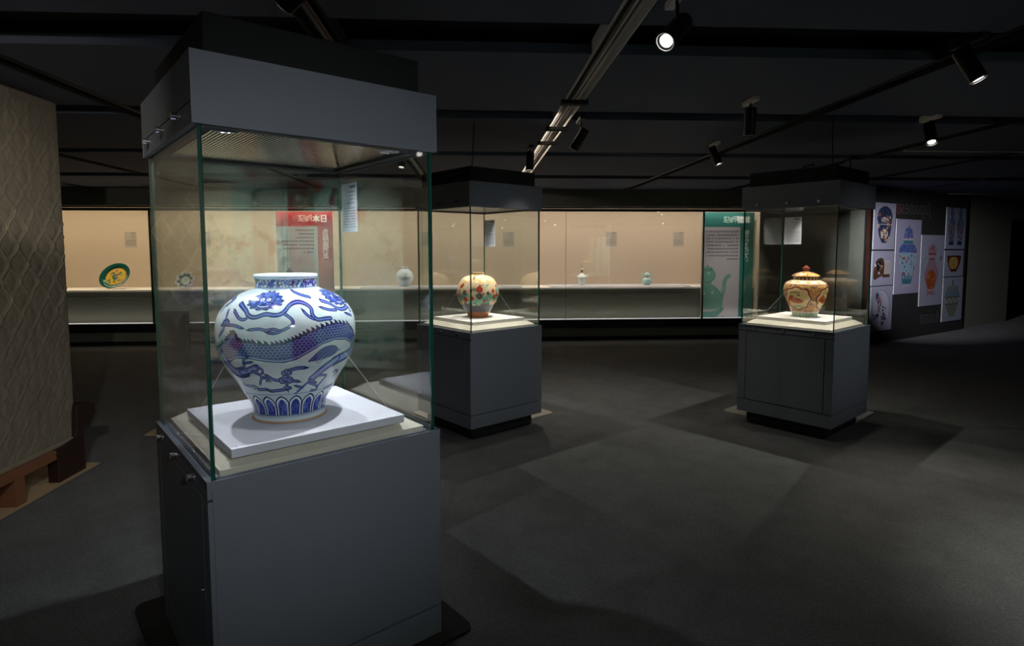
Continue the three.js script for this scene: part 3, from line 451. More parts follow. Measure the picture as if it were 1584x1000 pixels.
{ // gourd ewer in a bowl
  const t = thing('celadon_ewer', 'small blue-green gourd ewer standing in its bowl, right of the two in the showcase', 'ewer', [2.85, SH + 0.0165, -9.6]);
  mesh('body', lathe([[0.001, 0.02], [0.05, 0.02], [0.074, 0.05], [0.08, 0.078], [0.066, 0.108], [0.034, 0.12], [0.022, 0.13], [0.024, 0.14], [0.045, 0.155], [0.05, 0.172], [0.036, 0.188], [0.02, 0.194]], 44), celadonBlue, t);
  mesh('lid', lathe([[0.03, 0.19], [0.033, 0.194], [0.018, 0.205], [0.006, 0.208], [0.008, 0.217], [0.0005, 0.222]], 28, 3), celadonBlue, t);
  mesh('bowl', lathe([[0.001, 0], [0.045, 0], [0.047, 0.012], [0.075, 0.02], [0.094, 0.05], [0.09, 0.051], [0.07, 0.026], [0.001, 0.02]], 40, 3), celadonBlue, t);
  mesh('spout', tube([[0.072, 0.09, 0], [0.088, 0.12, 0], [0.092, 0.16, 0], [0.112, 0.182, 0]], 0.008, 16, 8), celadonBlue, t);
  mesh('handle', tube([[-0.065, 0.1, 0], [-0.098, 0.13, 0], [-0.094, 0.19, 0], [-0.06, 0.198, 0], [-0.045, 0.178, 0]], 0.006, 20, 8), celadonBlue, t);
}
function stand(t, w, h) { mesh('plate_stand', [tube([[-w, 0.004, 0.07], [-w, 0.02, 0.085], [-w, 0.006, 0.02], [-w, 0.004, -0.1], [-w, h, -0.075]], 0.003, 20, 6), tube([[w, 0.004, 0.07], [w, 0.02, 0.085], [w, 0.006, 0.02], [w, 0.004, -0.1], [w, h, -0.075]], 0.003, 20, 6), tube([[-w, 0.004, -0.1], [0, 0.004, -0.1], [w, 0.004, -0.1]], 0.003, 6, 6)], phys(0xcfd6d6, 0.1, { clearcoat: 1 }), t); }
{ // green and yellow dish
  const t = thing('green_dish', 'large oval green and yellow dish propped on a stand in the showcase', 'dish', [-5.6, SH + 0.0005, -9.55], 0.1);
  const print = (c, w, h) => {
    c.fillStyle = '#17564c'; c.fillRect(0, 0, w, h);
    for (let i = 0; i < 500; i++) { c.strokeStyle = rnd() < 0.5 ? '#0e3d38' : '#2a7467'; c.lineWidth = rr(1, 2.5); c.beginPath(); c.arc(rr(0, w), rr(0, h), rr(3, 8), rr(0, 6), rr(6, 10)); c.stroke(); }
    c.fillStyle = '#d6b044'; c.beginPath(); c.arc(w / 2, h / 2, w * 0.345, 0, 7); c.fill();
    for (let i = 0; i < 24; i++) { const a = rr(0, 6.28), q = rr(0.05, 0.33) * w; c.fillStyle = '#2b6f5c'; c.beginPath(); c.ellipse(w * 0.47 + Math.cos(a) * q * 0.8, h / 2 + Math.sin(a) * q, rr(14, 34), rr(8, 18), rr(0, 3), 0, 7); c.fill(); }
    for (let i = 0; i < 9; i++) { const x = w * (0.35 + 0.3 * rnd()), y = h * (0.25 + i * 0.06), r = rr(10, 19); for (let k = 0; k < 6; k++) { c.fillStyle = k % 2 ? '#a2546a' : '#c9aeb4'; c.beginPath(); c.arc(x + Math.cos(k) * r * 0.6, y + Math.sin(k) * r * 0.6, r * 0.6, 0, 7); c.fill(); } }
    c.strokeStyle = '#123f3a'; c.lineWidth = 4; c.beginPath(); c.arc(w / 2, h / 2, w * 0.34, 0, 7); c.stroke();
  };
  const g = lathe([[0.001, 0.012], [0.12, 0.012], [0.145, 0.018], [0.17, 0.04], [0.208, 0.05], [0.21, 0.047], [0.175, 0.032], [0.15, 0.008], [0.12, 0], [0.001, 0]], 72, 3);
  const uv = g.attributes.uv, p = g.attributes.position; for (let i = 0; i < uv.count; i++) uv.setXY(i, 0.5 + p.getX(i) / 0.42, 0.5 - p.getZ(i) / 0.42);
  const plate = mesh('plate', g, glaze({ map: tex(512, 512, print) }), t);
  plate.scale.set(1.12, 1, 0.95); plate.rotation.set(1.14, 0, 0.38, 'ZXY'); plate.position.set(0, 0.193, -0.02);
  stand(t, 0.09, 0.16);
}
{ // small eight-pointed dish
  const t = thing('pointed_dish', 'small eight-pointed blue and white dish propped in the showcase', 'dish', [-4.53, SH + 0.0005, -9.5], 0.1);
  const n = 8, seg = 96, rings = [[0, 0.006], [0.3, 0.006], [0.55, 0.008], [0.7, 0.02], [1, 0.042], [0.98, 0.039], [0.7, 0.013], [0.5, 0], [0, 0]], pos = [], uv = [], idx = [];
  for (const [q, y] of rings) for (let i = 0; i <= seg; i++) { const a = i / seg * 6.2832, k = q > 0.45 ? 1 + 0.3 * (Math.abs(((i / seg * n) % 1) - 0.5) * 2 - 0.5) * Math.min(1, q) : 1, r = 0.135 * q * k; pos.push(Math.cos(a) * r, y, Math.sin(a) * r); uv.push(0.5 + Math.cos(a) * q * 0.48, 0.5 - Math.sin(a) * q * 0.48); }
  for (let j = 0; j + 1 < rings.length; j++) for (let i = 0; i < seg; i++) { const a = j * (seg + 1) + i, b = a + seg + 1; idx.push(a, b, a + 1, a + 1, b, b + 1); }
  const g = new THREE.BufferGeometry(); g.setAttribute('position', new THREE.Float32BufferAttribute(pos, 3)); g.setAttribute('uv', new THREE.Float32BufferAttribute(uv, 2)); g.setIndex(idx); g.computeVertexNormals();
  const plate = mesh('plate', g, glaze({ side: THREE.DoubleSide, map: tex(256, 256, (c, w, h) => { c.fillStyle = '#f2f5f0'; c.fillRect(0, 0, w, h); c.fillStyle = '#46627a'; c.beginPath(); for (let i = 0; i <= 16; i++) { const a = i / 16 * 6.2832, q = w * (i % 2 ? 0.34 : 0.42); c[i ? 'lineTo' : 'moveTo'](w / 2 + Math.cos(a) * q, h / 2 + Math.sin(a) * q); } c.fill(); c.fillStyle = '#5f7f8e'; for (let i = 0; i < 60; i++) { const a = rr(0, 6.28); c.beginPath(); c.arc(w / 2 + Math.cos(a) * w * 0.37, h / 2 + Math.sin(a) * w * 0.37, rr(3, 9), 0, 7); c.fill(); } c.fillStyle = '#e4ead6'; c.beginPath(); c.arc(w / 2, h / 2, w * 0.24, 0, 7); c.fill(); for (let i = 0; i < 24; i++) { c.fillStyle = i % 2 ? '#4f8f8e' : '#55708f'; c.fillRect(w * rr(0.34, 0.62), h * rr(0.34, 0.62), rr(4, 20), rr(2, 8)); } }) }), t);
  plate.rotation.set(1.15, 0, 0.25, 'ZXY'); plate.position.set(0, 0.128, -0.02);
  stand(t, 0.045, 0.09);
}
const wallCap = cap(11, 96, 128, '#9d9488', '#57514a');
[[-5.6, 'the green and yellow dish'], [-4.43, 'the eight-pointed dish'], [-0.8, 'the round white jar'], [0.57, 'the bare shelf'], [2.335, 'the tall ewer'], [3.51, 'the right end']].forEach(([x, what]) => {
  const m = mesh('wall_caption', box(x - 0.095, x + 0.095, 1.485, 1.735, ZB + 0.0205, ZB + 0.023), [M.white, M.white, M.white, M.white, capMat(), M.white]); tag(m, 'small grey caption sheet on the showcase back above ' + what, 'caption', 'caption sheets on the showcase back');
});
function capMat() { return (M.cap ||= std(0xffffff, 0.8, { map: wallCap })); }

// ───────────── the two information banners (their print reads mirrored, as in the photograph) ─────────────
const GLYPH = {                                                       // strokes on a ten by ten grid, two digits a point
  a: '21-29 21-81-89 25-85 29-89', b: '13-93 51-59 53-35-18 53-75-98 37-77', c: '10-19 10-30-23-35-27-16 50-44 52-92-99-89 63-54 64-84 56-86 74-78 57-58-88-87', d: '01-41 21-05 15-19-49-45-15 51-91 60-61 62-54-65-58-78 82-74-85-78-98',
  e: '30-13 31-71-63 23-83-86-26 23-29-99-97 53-56', f: '20-12-33-15-35 25-29 16-08 36-48 70-43 70-93 54-94 56-96 76-59-99 87-99', g: '10-40-42-12-10 60-90-92-62-60 04-94 52-44-06 54-96 16-46-49-19-16 66-96-99-69-66', h: '51-47-28-15-32-61-94-87-69', i: '30-41 70-61 12-92 24-84 15-95 52-57 07-97 55-48-19 57-99',
  j: '02-42 20-23 13-43-46-16-13 15-45 08-58 26-29 61-67-59 61-91-99-89 63-93 66-96', k: '20-02 11-41 12-42-46-16-12 14-44 22-26 08-09 17-29 37-39 47-59 60-71 90-81 52-92 64-94 56-96 72-79', l: '01-41 02-42 04-44 20-24 15-19 15-45-49 17-47 60-52 61-81-73 53-93-96-56 45-95 73-79-69', m: '13-63-67-59 41-35-19 72-95', n: '12-52 30-15 71-93 63-68-49-38-57-88', o: '21-81-26-55-86-88-59-48-67', p: '20-04 13-19 60-61 33-32-92-93 45-95 65-69-59', q: '12-92 24-84 50-58-39-28-47-89', r: '12-27-48 73-96',
};
function glyph(c, k, x, y, s, lw, col) { c.strokeStyle = col; c.lineWidth = lw; c.lineCap = 'square'; c.lineJoin = 'miter'; for (const st of GLYPH[k].split(' ')) { c.beginPath(); st.split('-').forEach((q, i) => c[i ? 'lineTo' : 'moveTo'](x + (+q[0] + 0.5) / 10 * s, y + (+q[1] + 0.5) / 10 * s)); c.stroke(); } }
function smallPrint(c, x, y, w, h, rows, short) { c.fillStyle = '#25232a'; for (let i = 0; i < rows; i++) { const len = i === rows - 1 ? 0.3 : short && i < short ? rr(0.3, 0.55) : rr(0.9, 1); for (let q = 0; q < len * w; q += h * 0.42) { if (rnd() < 0.06) continue; c.globalAlpha = rr(0.6, 1); const yy = y + i * h; c.fillRect(x + q, yy - h * 0.12, h * 0.3, h * 0.09); c.fillRect(x + q, yy + h * 0.08, h * 0.3, h * 0.09); c.fillRect(x + q + rr(0, h * 0.2), yy - h * 0.16, h * 0.1, h * 0.46); c.fillRect(x + q, yy + h * 0.2 * rnd(), h * 0.32, h * 0.07); } } c.globalAlpha = 1; }
const mirrored = (draw) => (c, w, h) => { c.save(); c.translate(w, 0); c.scale(-1, 1); draw(c, w, h); c.restore(); };
const redPrint = mirrored((c, w, h) => {
  c.fillStyle = '#b3222c'; c.fillRect(0, 0, w, h);
  c.fillStyle = '#b9b5bb'; c.fillRect(w * 0.275, h * 0.18, w, h);
  'abcd'.split('').forEach((k, i) => glyph(c, k, w * (0.09 + i * 0.132), h * 0.035, w * 0.128, i < 2 ? w * 0.022 : w * 0.012, i < 2 ? '#fbf6f2' : '#efc9c4'));
  'efdghi'.split('').forEach((k, i) => glyph(c, k, w * 0.08, h * (0.21 + i * 0.06), w * 0.105, w * 0.012, '#f6e4df'));
  smallPrint(c, w * 0.34, h * 0.225, w * 0.6, h * 0.045, 7, 3);
  for (let i = 0; i < 90; i++) { c.strokeStyle = `rgba(165,110,125,${rr(0.1, 0.3)})`; c.lineWidth = 2; const a = rr(0, 6.28), q = rr(0, 0.16) * w; c.beginPath(); c.arc(w * 0.58 + Math.cos(a) * q * 1.2, h * 0.6 + Math.sin(a) * q, rr(5, 16), rr(0, 6), rr(2, 5)); c.stroke(); }
  c.fillStyle = '#5d5f78'; c.beginPath(); c.ellipse(w * 0.79, h * 0.95, w * 0.16, h * 0.16, 0, 0, 7); c.fill(); c.fillStyle = '#a9adc0'; c.fillRect(w * 0.72, h * 0.765, w * 0.14, h * 0.03); c.fillStyle = '#6a6c86'; c.beginPath(); c.ellipse(w * 0.79, h * 0.74, w * 0.06, h * 0.022, 0, 0, 7); c.fill(); c.beginPath(); c.arc(w * 0.79, h * 0.705, w * 0.022, 0, 7); c.fill();
  for (let i = 0; i < 40; i++) { c.fillStyle = i % 2 ? '#9c4a44' : '#c6c8d4'; c.beginPath(); c.arc(w * rr(0.66, 0.92), h * rr(0.84, 0.99), rr(3, 9), 0, 7); c.fill(); }
});
const tealPrint = mirrored((c, w, h) => {
  c.fillStyle = '#27746c'; c.fillRect(0, 0, w, h); c.fillStyle = '#b5afb6'; c.fillRect(w * 0.265, h * 0.137, w, h);
  'jkcd'.split('').forEach((k, i) => glyph(c, k, w * (0.085 + i * 0.13), h * 0.034, w * 0.125, i < 2 ? w * 0.022 : w * 0.012, i < 2 ? '#eef7f2' : '#bfe0d8'));
  'lmnopqr'.split('').forEach((k, i) => glyph(c, k, w * 0.09, h * (0.165 + i * 0.043), w * 0.1, w * 0.012, '#d8efe8'));
  smallPrint(c, w * 0.3, h * 0.178, w * 0.66, h * 0.0325, 9);
  // celadon gourd ewer
  const cel = '#6b9c8e', dark = '#3f6f66', X = w * 0.88;
  c.fillStyle = cel; c.beginPath(); c.ellipse(X, h * 0.595, w * 0.15, h * 0.068, 0, 0, 7); c.fill(); c.fillRect(X - w * 0.08, h * 0.64, w * 0.16, h * 0.07);
  c.beginPath(); c.moveTo(X - w * 0.09, h * 0.69); c.bezierCurveTo(X - w * 0.28, h * 0.74, X - w * 0.33, h * 0.82, X - w * 0.27, h * 0.92); c.lineTo(X + w * 0.3, h * 0.92); c.bezierCurveTo(X + w * 0.34, h * 0.82, X + w * 0.28, h * 0.74, X + w * 0.09, h * 0.69); c.fill();
  c.strokeStyle = cel; c.lineWidth = w * 0.075; c.lineCap = 'round'; c.beginPath(); c.moveTo(X - w * 0.25, h * 0.83); c.bezierCurveTo(X - w * 0.36, h * 0.76, X - w * 0.26, h * 0.64, X - w * 0.42, h * 0.6); c.stroke();
  c.fillStyle = dark; c.beginPath(); c.ellipse(X, h * 0.535, w * 0.1, h * 0.012, 0, 0, 7); c.fill(); c.fillStyle = cel; c.beginPath(); c.ellipse(X, h * 0.526, w * 0.09, h * 0.014, 0, 0, 7); c.fill(); c.beginPath(); c.arc(X, h * 0.507, w * 0.022, 0, 7); c.fill();
  c.strokeStyle = '#356f64'; c.lineWidth = 5; c.beginPath(); c.ellipse(X, h * 0.595, w * 0.148, h * 0.067, 0, 1.2, 4.4); c.stroke(); c.beginPath(); c.moveTo(X - w * 0.09, h * 0.69); c.bezierCurveTo(X - w * 0.28, h * 0.74, X - w * 0.33, h * 0.82, X - w * 0.27, h * 0.92); c.stroke();
  c.fillStyle = '#8fc4b6'; for (const [x, y, a, b] of [[-0.02, 0.575, 0.03, 0.012], [-0.1, 0.76, 0.025, 0.014], [0.06, 0.77, 0.03, 0.01], [-0.3, 0.72, 0.01, 0.03]]) { c.beginPath(); c.ellipse(X + x * w, h * y, w * a, h * b, 0.3, 0, 7); c.fill(); }
  c.fillStyle = '#57897f'; c.beginPath(); c.moveTo(X - w * 0.34, h * 0.9); c.quadraticCurveTo(X - w * 0.2, h * 0.945, X, h * 0.945); c.lineTo(w * 1.1, h * 0.94); c.lineTo(w * 1.1, h); c.lineTo(X - w * 0.16, h); c.quadraticCurveTo(X - w * 0.3, h * 0.96, X - w * 0.34, h * 0.9); c.fill(); c.strokeStyle = dark; c.lineWidth = 3; c.beginPath(); c.moveTo(X - w * 0.34, h * 0.9); c.quadraticCurveTo(X - w * 0.2, h * 0.945, w * 1.1, h * 0.935); c.stroke();
});
function banner(x0, x1, y0, y1, print, h, label) {
  const m = mesh('information_banner', box(x0, x1, y0, y1, ZG - 0.145, ZG - 0.13), [M.white, M.white, M.white, M.white, std(0xffffff, 0.7, { map: tex(512, h, print) }), M.white]);
  return tag(m, label, 'banner', 'information banners in the showcase');
}
banner(-3.04, -2.185, 0.775, 2.022, redPrint, 747, 'red information banner with white Japanese title behind the showcase glass');
banner(3.645, 4.5, 0.327, 2.022, tealPrint, 1016, 'teal information banner with a picture of a gourd-shaped ewer');

// ───────────── poster board on the right wall ─────────────
const onWall = (s, y, out) => new THREE.Vector3(W0.x + WD.x * s + 0.4816 * out, y, W0.z + WD.z * s + 0.8764 * out);
const boardTex = tex(1024, 720, (c, w, h) => {
  c.fillStyle = '#262727'; c.fillRect(0, 0, w, h);
  c.save(); c.translate(w, 0); c.scale(-1, 1); c.fillStyle = '#6d6a68';
  const word = (t, px, x, y, col) => { c.save(); c.translate(w - x, y); c.transform(1, 0, -0.28, 1, 0, 0); c.font = `${px}px serif`; c.textAlign = 'left'; c.fillStyle = col; c.fillText(t, 0, 0); c.restore(); };
  const sx = (s) => (s + 0.19) / 3.37 * w, sy = (y) => (1 - y / 2.36) * h;
  word('Japanese', 82, sx(1.8), sy(1.99), '#5b5656'); word('Asian', 84, sx(2.33), sy(0.2), '#5d5d5f');
  c.restore();
  c.fillStyle = '#7a3430'; c.globalAlpha = 0.5; c.fillRect(sx(0.63), sy(2.12), sx(0.8) - sx(0.63), sy(1.97) - sy(2.12)); c.globalAlpha = 1;
});
{
  const t = thing('poster_board', 'black board with faint script words behind the ceramic photographs', 'board', onWall(1.495, 0, 0).toArray(), wallTurn);
  mesh('panel', box(-1.685, 1.685, 0.002, 2.352, -0.038, 0), [M.black, M.black, M.black, M.black, std(0xffffff, 0.8, { map: boardTex }), M.black], t);
  mesh('red_strip', box(-1.675, -1.575, 0.2, 2.1, 0, 0.004), std(0x6e1f1c, 0.8), t);
}
function vaseShape(c, cx, by, k, prof, fill) { c.beginPath(); prof.forEach(([r, y], i) => c[i ? 'lineTo' : 'moveTo'](cx + r * k, by - y * k)); prof.slice().reverse().forEach(([r, y]) => c.lineTo(cx - r * k, by - y * k)); c.closePath(); c.fillStyle = fill; c.fill(); }
const curve = (prof) => new THREE.SplineCurve(prof.map((p) => new THREE.Vector2(...p))).getPoints(prof.length * 5).map((p) => [p.x, p.y]);
function specks(c, n, x0, x1, y0, y1, cols, r0, r1) { for (let i = 0; i < n; i++) { c.fillStyle = cols[rnd() * cols.length | 0]; const x = rr(x0, x1), y = rr(y0, y1), r = rr(r0, r1); c.beginPath(); for (let k = 0; k <= 10; k++) { const a = k / 10 * 6.283, q = r * (1 + 0.3 * Math.cos(a * 5)); c[k ? 'lineTo' : 'moveTo'](x + Math.cos(a) * q, y + Math.sin(a) * q); } c.fill(); } }
const paper = (c, w, h, col = '#a9a8bd') => { c.fillStyle = col; c.fillRect(0, 0, w, h); };
const P1 = (c, w, h) => { // domed jar
  paper(c, w, h); const body = curve([[0.1, 0], [0.13, 0.03], [0.24, 0.17], [0.3, 0.35], [0.31, 0.5]]), dome = curve([[0.34, 0.5], [0.34, 0.54], [0.32, 0.66], [0.24, 0.76], [0.1, 0.82], [0.04, 0.83]]);
  for (const p of [body, dome]) { vaseShape(c, w * 0.5, h * 0.86, w * 1.04, p, '#2e3a55'); c.save(); c.clip(); specks(c, 60, w * 0.15, w * 0.85, h * 0.2, h * 0.9, ['#b2573f', '#d8cdbd', '#3b4f80', '#17203c', '#c99a78'], 5, 15); c.restore(); }
  for (const y of [0.66, 0.36]) { c.fillStyle = '#d9cbb6'; c.beginPath(); c.ellipse(w * 0.5, h * y, w * 0.17, h * (y > 0.5 ? 0.1 : 0.06), 0, 0, 7); c.fill(); specks(c, 16, w * 0.37, w * 0.63, h * (y - 0.08), h * (y + 0.08), ['#c46a48', '#2b2f3c', '#8a8f9a'], 4, 10); }
  c.fillStyle = '#c9ccd8'; c.fillRect(w * 0.15, h * 0.455, w * 0.7, h * 0.014); c.fillStyle = '#2b2430'; c.beginPath(); c.arc(w * 0.5, h * 0.22, 9, 0, 7); c.fill(); c.beginPath(); c.ellipse(w * 0.49, h * 0.16, 6, 16, 0.3, 0, 7); c.fill(); c.beginPath(); c.arc(w * 0.5, h * 0.11, 6, 0, 7); c.fill();
};
const P2 = (c, w, h) => { // folded brown vessel
  paper(c, w, h); c.fillStyle = '#cfc8c0'; c.beginPath(); c.roundRect(w * 0.5, h * 0.28, w * 0.36, h * 0.46, 22); c.fill(); c.strokeStyle = '#5b4e46'; c.lineWidth = 3; for (let i = 0; i < 5; i++) { c.beginPath(); for (let k = 0; k <= 12; k++) c.lineTo(w * (0.56 + i * 0.06 + (k % 2) * 0.02), h * (0.32 + k * 0.032)); c.stroke(); }
  c.fillStyle = '#54392c'; c.beginPath(); c.moveTo(w * 0.08, h * 0.78); c.quadraticCurveTo(w * 0.05, h * 0.3, w * 0.3, h * 0.22); c.quadraticCurveTo(w * 0.55, h * 0.14, w * 0.56, h * 0.4); c.lineTo(w * 0.55, h * 0.72); c.quadraticCurveTo(w * 0.35, h * 0.74, w * 0.16, h * 0.84); c.fill(); c.fillRect(w * 0.5, h * 0.68, w * 0.33, h * 0.09); c.fillStyle = '#191310'; c.beginPath(); c.ellipse(w * 0.3, h * 0.42, w * 0.14, h * 0.11, -0.6, 0, 7); c.fill(); specks(c, 9, w * 0.12, w * 0.5, h * 0.35, h * 0.7, ['#d9d2c8', '#8a6248'], 5, 15);
};
const P3 = (c, w, h) => { // oval plate with flowering branch
  paper(c, w, h); c.fillStyle = '#8d8fa6'; c.beginPath(); c.ellipse(w * 0.53, h * 0.5, w * 0.37, h * 0.42, 0, 0, 7); c.fill(); c.fillStyle = '#b9bacb'; c.beginPath(); c.ellipse(w * 0.5, h * 0.51, w * 0.36, h * 0.41, 0, 0, 7); c.fill();
  c.strokeStyle = '#36477f'; c.lineWidth = 8; c.beginPath(); c.moveTo(w * 0.33, h * 0.82); c.lineTo(w * 0.36, h * 0.3); c.stroke(); for (const [x, y, r] of [[0.38, 0.24, 0.12], [0.4, 0.38, 0.1], [0.55, 0.55, 0.17], [0.26, 0.68, 0.12], [0.55, 0.8, 0.18], [0.3, 0.2, 0.08], [0.62, 0.7, 0.12]]) specks(c, 16, w * (x - r), w * (x + r), h * (y - r * 0.55), h * (y + r * 0.55), ['#2c3152', '#3a4c88', '#a85a58', '#23283f', '#5b4a58'], 4, 11);
};
const P4 = (c, w, h) => { // tall covered vase
  paper(c, w, h, '#aaa7c0'); const k = w * 1.0;
  vaseShape(c, w * 0.49, h * 0.91, k, curve([[0.17, 0], [0.17, 0.08], [0.2, 0.14], [0.3, 0.42], [0.35, 0.62], [0.34, 0.74], [0.22, 0.85], [0.19, 0.88]]), '#9db9cc'); c.save(); c.clip(); specks(c, 70, w * 0.1, w * 0.9, h * 0.48, h * 0.92, ['#93403c', '#3d5f8f', '#5b87a5', '#b0635c', '#b9cdd8'], 5, 12); c.fillStyle = '#5a6fae'; c.fillRect(0, h * 0.33, w, h * 0.115); specks(c, 24, w * 0.1, w * 0.9, h * 0.34, h * 0.44, ['#b05a52', '#8fa0d0', '#3f539b'], 5, 12); c.fillStyle = '#40788a'; c.beginPath(); c.moveTo(w * 0.2, h * 0.9); for (let i = 0; i <= 10; i++) c.lineTo(w * (0.28 + i * 0.045), h * (i % 2 ? 0.74 : 0.82)); c.lineTo(w * 0.8, h * 0.9); c.fill(); c.fillStyle = '#b7b6c6'; c.fillRect(0, h * 0.87, w, h * 0.05); c.restore();
  c.fillStyle = '#3e8089'; c.fillRect(w * 0.3, h * 0.285, w * 0.38, h * 0.04); c.fillStyle = '#cfcad0'; c.fillRect(w * 0.28, h * 0.255, w * 0.42, h * 0.014);
  vaseShape(c, w * 0.49, h * 0.255, k, curve([[0.2, 0], [0.17, 0.06], [0.14, 0.16], [0.08, 0.2], [0.03, 0.205]]), '#5569ad'); c.save(); c.clip(); specks(c, 18, w * 0.3, w * 0.7, h * 0.16, h * 0.26, ['#b05a52', '#8fa0d0'], 5, 11); c.restore(); c.fillStyle = '#6f7388'; c.beginPath(); c.ellipse(w * 0.49, h * 0.1, 9, 15, 0, 0, 7); c.fill(); c.fillRect(w * 0.475, h * 0.11, w * 0.03, h * 0.04);
};
const P5 = (c, w, h) => { // orange ewer
  paper(c, w, h, '#a4a7bb'); const k = w * 1.0; c.strokeStyle = '#8d8494'; c.lineWidth = 7; c.beginPath(); c.moveTo(w * 0.24, h * 0.6); c.bezierCurveTo(w * 0.06, h * 0.5, w * 0.06, h * 0.33, w * 0.3, h * 0.31); c.stroke(); c.beginPath(); c.moveTo(w * 0.72, h * 0.58); c.bezierCurveTo(w * 0.86, h * 0.5, w * 0.76, h * 0.4, w * 0.88, h * 0.32); c.stroke(); c.fillStyle = '#7c3a34'; c.beginPath(); c.ellipse(w * 0.87, h * 0.325, 9, 20, 0.4, 0, 7); c.fill();
  vaseShape(c, w * 0.48, h * 0.85, k, curve([[0.2, 0], [0.19, 0.06], [0.13, 0.1], [0.17, 0.16], [0.29, 0.34], [0.28, 0.48], [0.16, 0.66], [0.13, 0.74], [0.17, 0.82], [0.17, 0.95], [0.08, 0.99]]), '#a17f8a'); c.save(); c.clip(); c.fillStyle = '#a8502c'; c.beginPath(); c.ellipse(w * 0.47, h * 0.63, w * 0.2, h * 0.14, 0, 0, 7); c.fill(); specks(c, 34, w * 0.3, w * 0.64, h * 0.52, h * 0.74, ['#c98a44', '#8a3420', '#b86a34'], 5, 12); c.fillStyle = '#7c2f30'; for (const y of [0.26, 0.33]) c.fillRect(0, h * y, w, h * 0.016); c.fillStyle = '#c3aeb4'; for (let i = 0; i < 8; i++) c.fillRect(w * (0.33 + i * 0.042), h * 0.285, w * 0.018, h * 0.04); specks(c, 20, w * 0.28, w * 0.7, h * 0.77, h * 0.86, ['#8a4a50', '#c9b8bf'], 4, 9); c.restore();
  c.fillStyle = '#6a3b34'; c.beginPath(); c.ellipse(w * 0.48, h * 0.185, 8, 14, 0.4, 0, 7); c.fill(); c.beginPath(); c.arc(w * 0.5, h * 0.14, 8, 0, 7); c.fill();
};
const P6 = (c, w, h) => { // pair of tall vases
  paper(c, w, h, '#9da3b6'); for (const x of [0.29, 0.72]) { vaseShape(c, w * x, h * 0.91, w, curve([[0.12, 0], [0.12, 0.14], [0.15, 0.28], [0.18, 0.44], [0.15, 0.57], [0.06, 0.63], [0.08, 0.67], [0.12, 0.72], [0.06, 0.78], [0.1, 0.87]]), '#5d718f'); c.save(); c.clip(); specks(c, 46, w * (x - 0.2), w * (x + 0.2), h * 0.1, h * 0.92, ['#2f4570', '#a9b4c4', '#a0484a', '#7c93ac'], 4, 9); specks(c, 10, w * (x - 0.08), w * (x + 0.08), h * 0.42, h * 0.64, ['#a83f3c', '#c06a5c'], 5, 10); c.fillStyle = '#24355f'; c.fillRect(0, h * 0.82, w, h * 0.08); c.restore(); }
};
const P7 = (c, w, h) => { // red and yellow bowl
  paper(c, w, h, '#9da3b6'); vaseShape(c, w * 0.5, h * 0.82, w, curve([[0.15, 0], [0.16, 0.03], [0.22, 0.07], [0.33, 0.22], [0.37, 0.36]]), '#6b2226'); c.save(); c.clip(); c.fillStyle = '#b8984a'; c.beginPath(); c.ellipse(w * 0.48, h * 0.48, w * 0.23, h * 0.27, 0, 0, 7); c.fill(); specks(c, 14, w * 0.35, w * 0.6, h * 0.3, h * 0.62, ['#a8584a', '#8a7a3e', '#c9b070'], 4, 9); c.fillStyle = '#561a1e'; c.fillRect(0, h * 0.72, w, h * 0.1); c.restore(); c.fillStyle = '#4b1b1f'; c.beginPath(); c.ellipse(w * 0.5, h * 0.225, w * 0.37, h * 0.03, 0, 0, 7); c.fill();
};
const P8 = (c, w, h) => { // grey-green jar with a lid
  paper(c, w, h, '#9da3b6'); vaseShape(c, w * 0.48, h * 0.9, w, curve([[0.13, 0], [0.14, 0.05], [0.25, 0.16], [0.35, 0.35], [0.36, 0.5], [0.28, 0.62], [0.27, 0.68]]), '#7b8379'); c.save(); c.clip(); c.fillStyle = '#6f8a96'; c.fillRect(0, h * 0.28, w, h * 0.17); c.strokeStyle = '#3d4844'; c.lineWidth = 4; for (let i = 0; i < 7; i++) { c.fillStyle = '#a9aca3'; c.beginPath(); c.ellipse(w * (0.16 + i * 0.11), h * 0.53, 12, 26, i % 2 ? 0.5 : -0.5, 0, 7); c.fill(); c.stroke(); } for (const y of [0.45, 0.62]) { c.beginPath(); c.moveTo(0, h * y); c.lineTo(w, h * y); c.stroke(); } c.restore();
  vaseShape(c, w * 0.48, h * 0.29, w, curve([[0.18, 0], [0.17, 0.05], [0.11, 0.1], [0.04, 0.13]]), '#8b9288'); c.fillStyle = '#59605a'; c.beginPath(); c.ellipse(w * 0.48, h * 0.12, 9, 20, 0, 0, 7); c.fill();
};
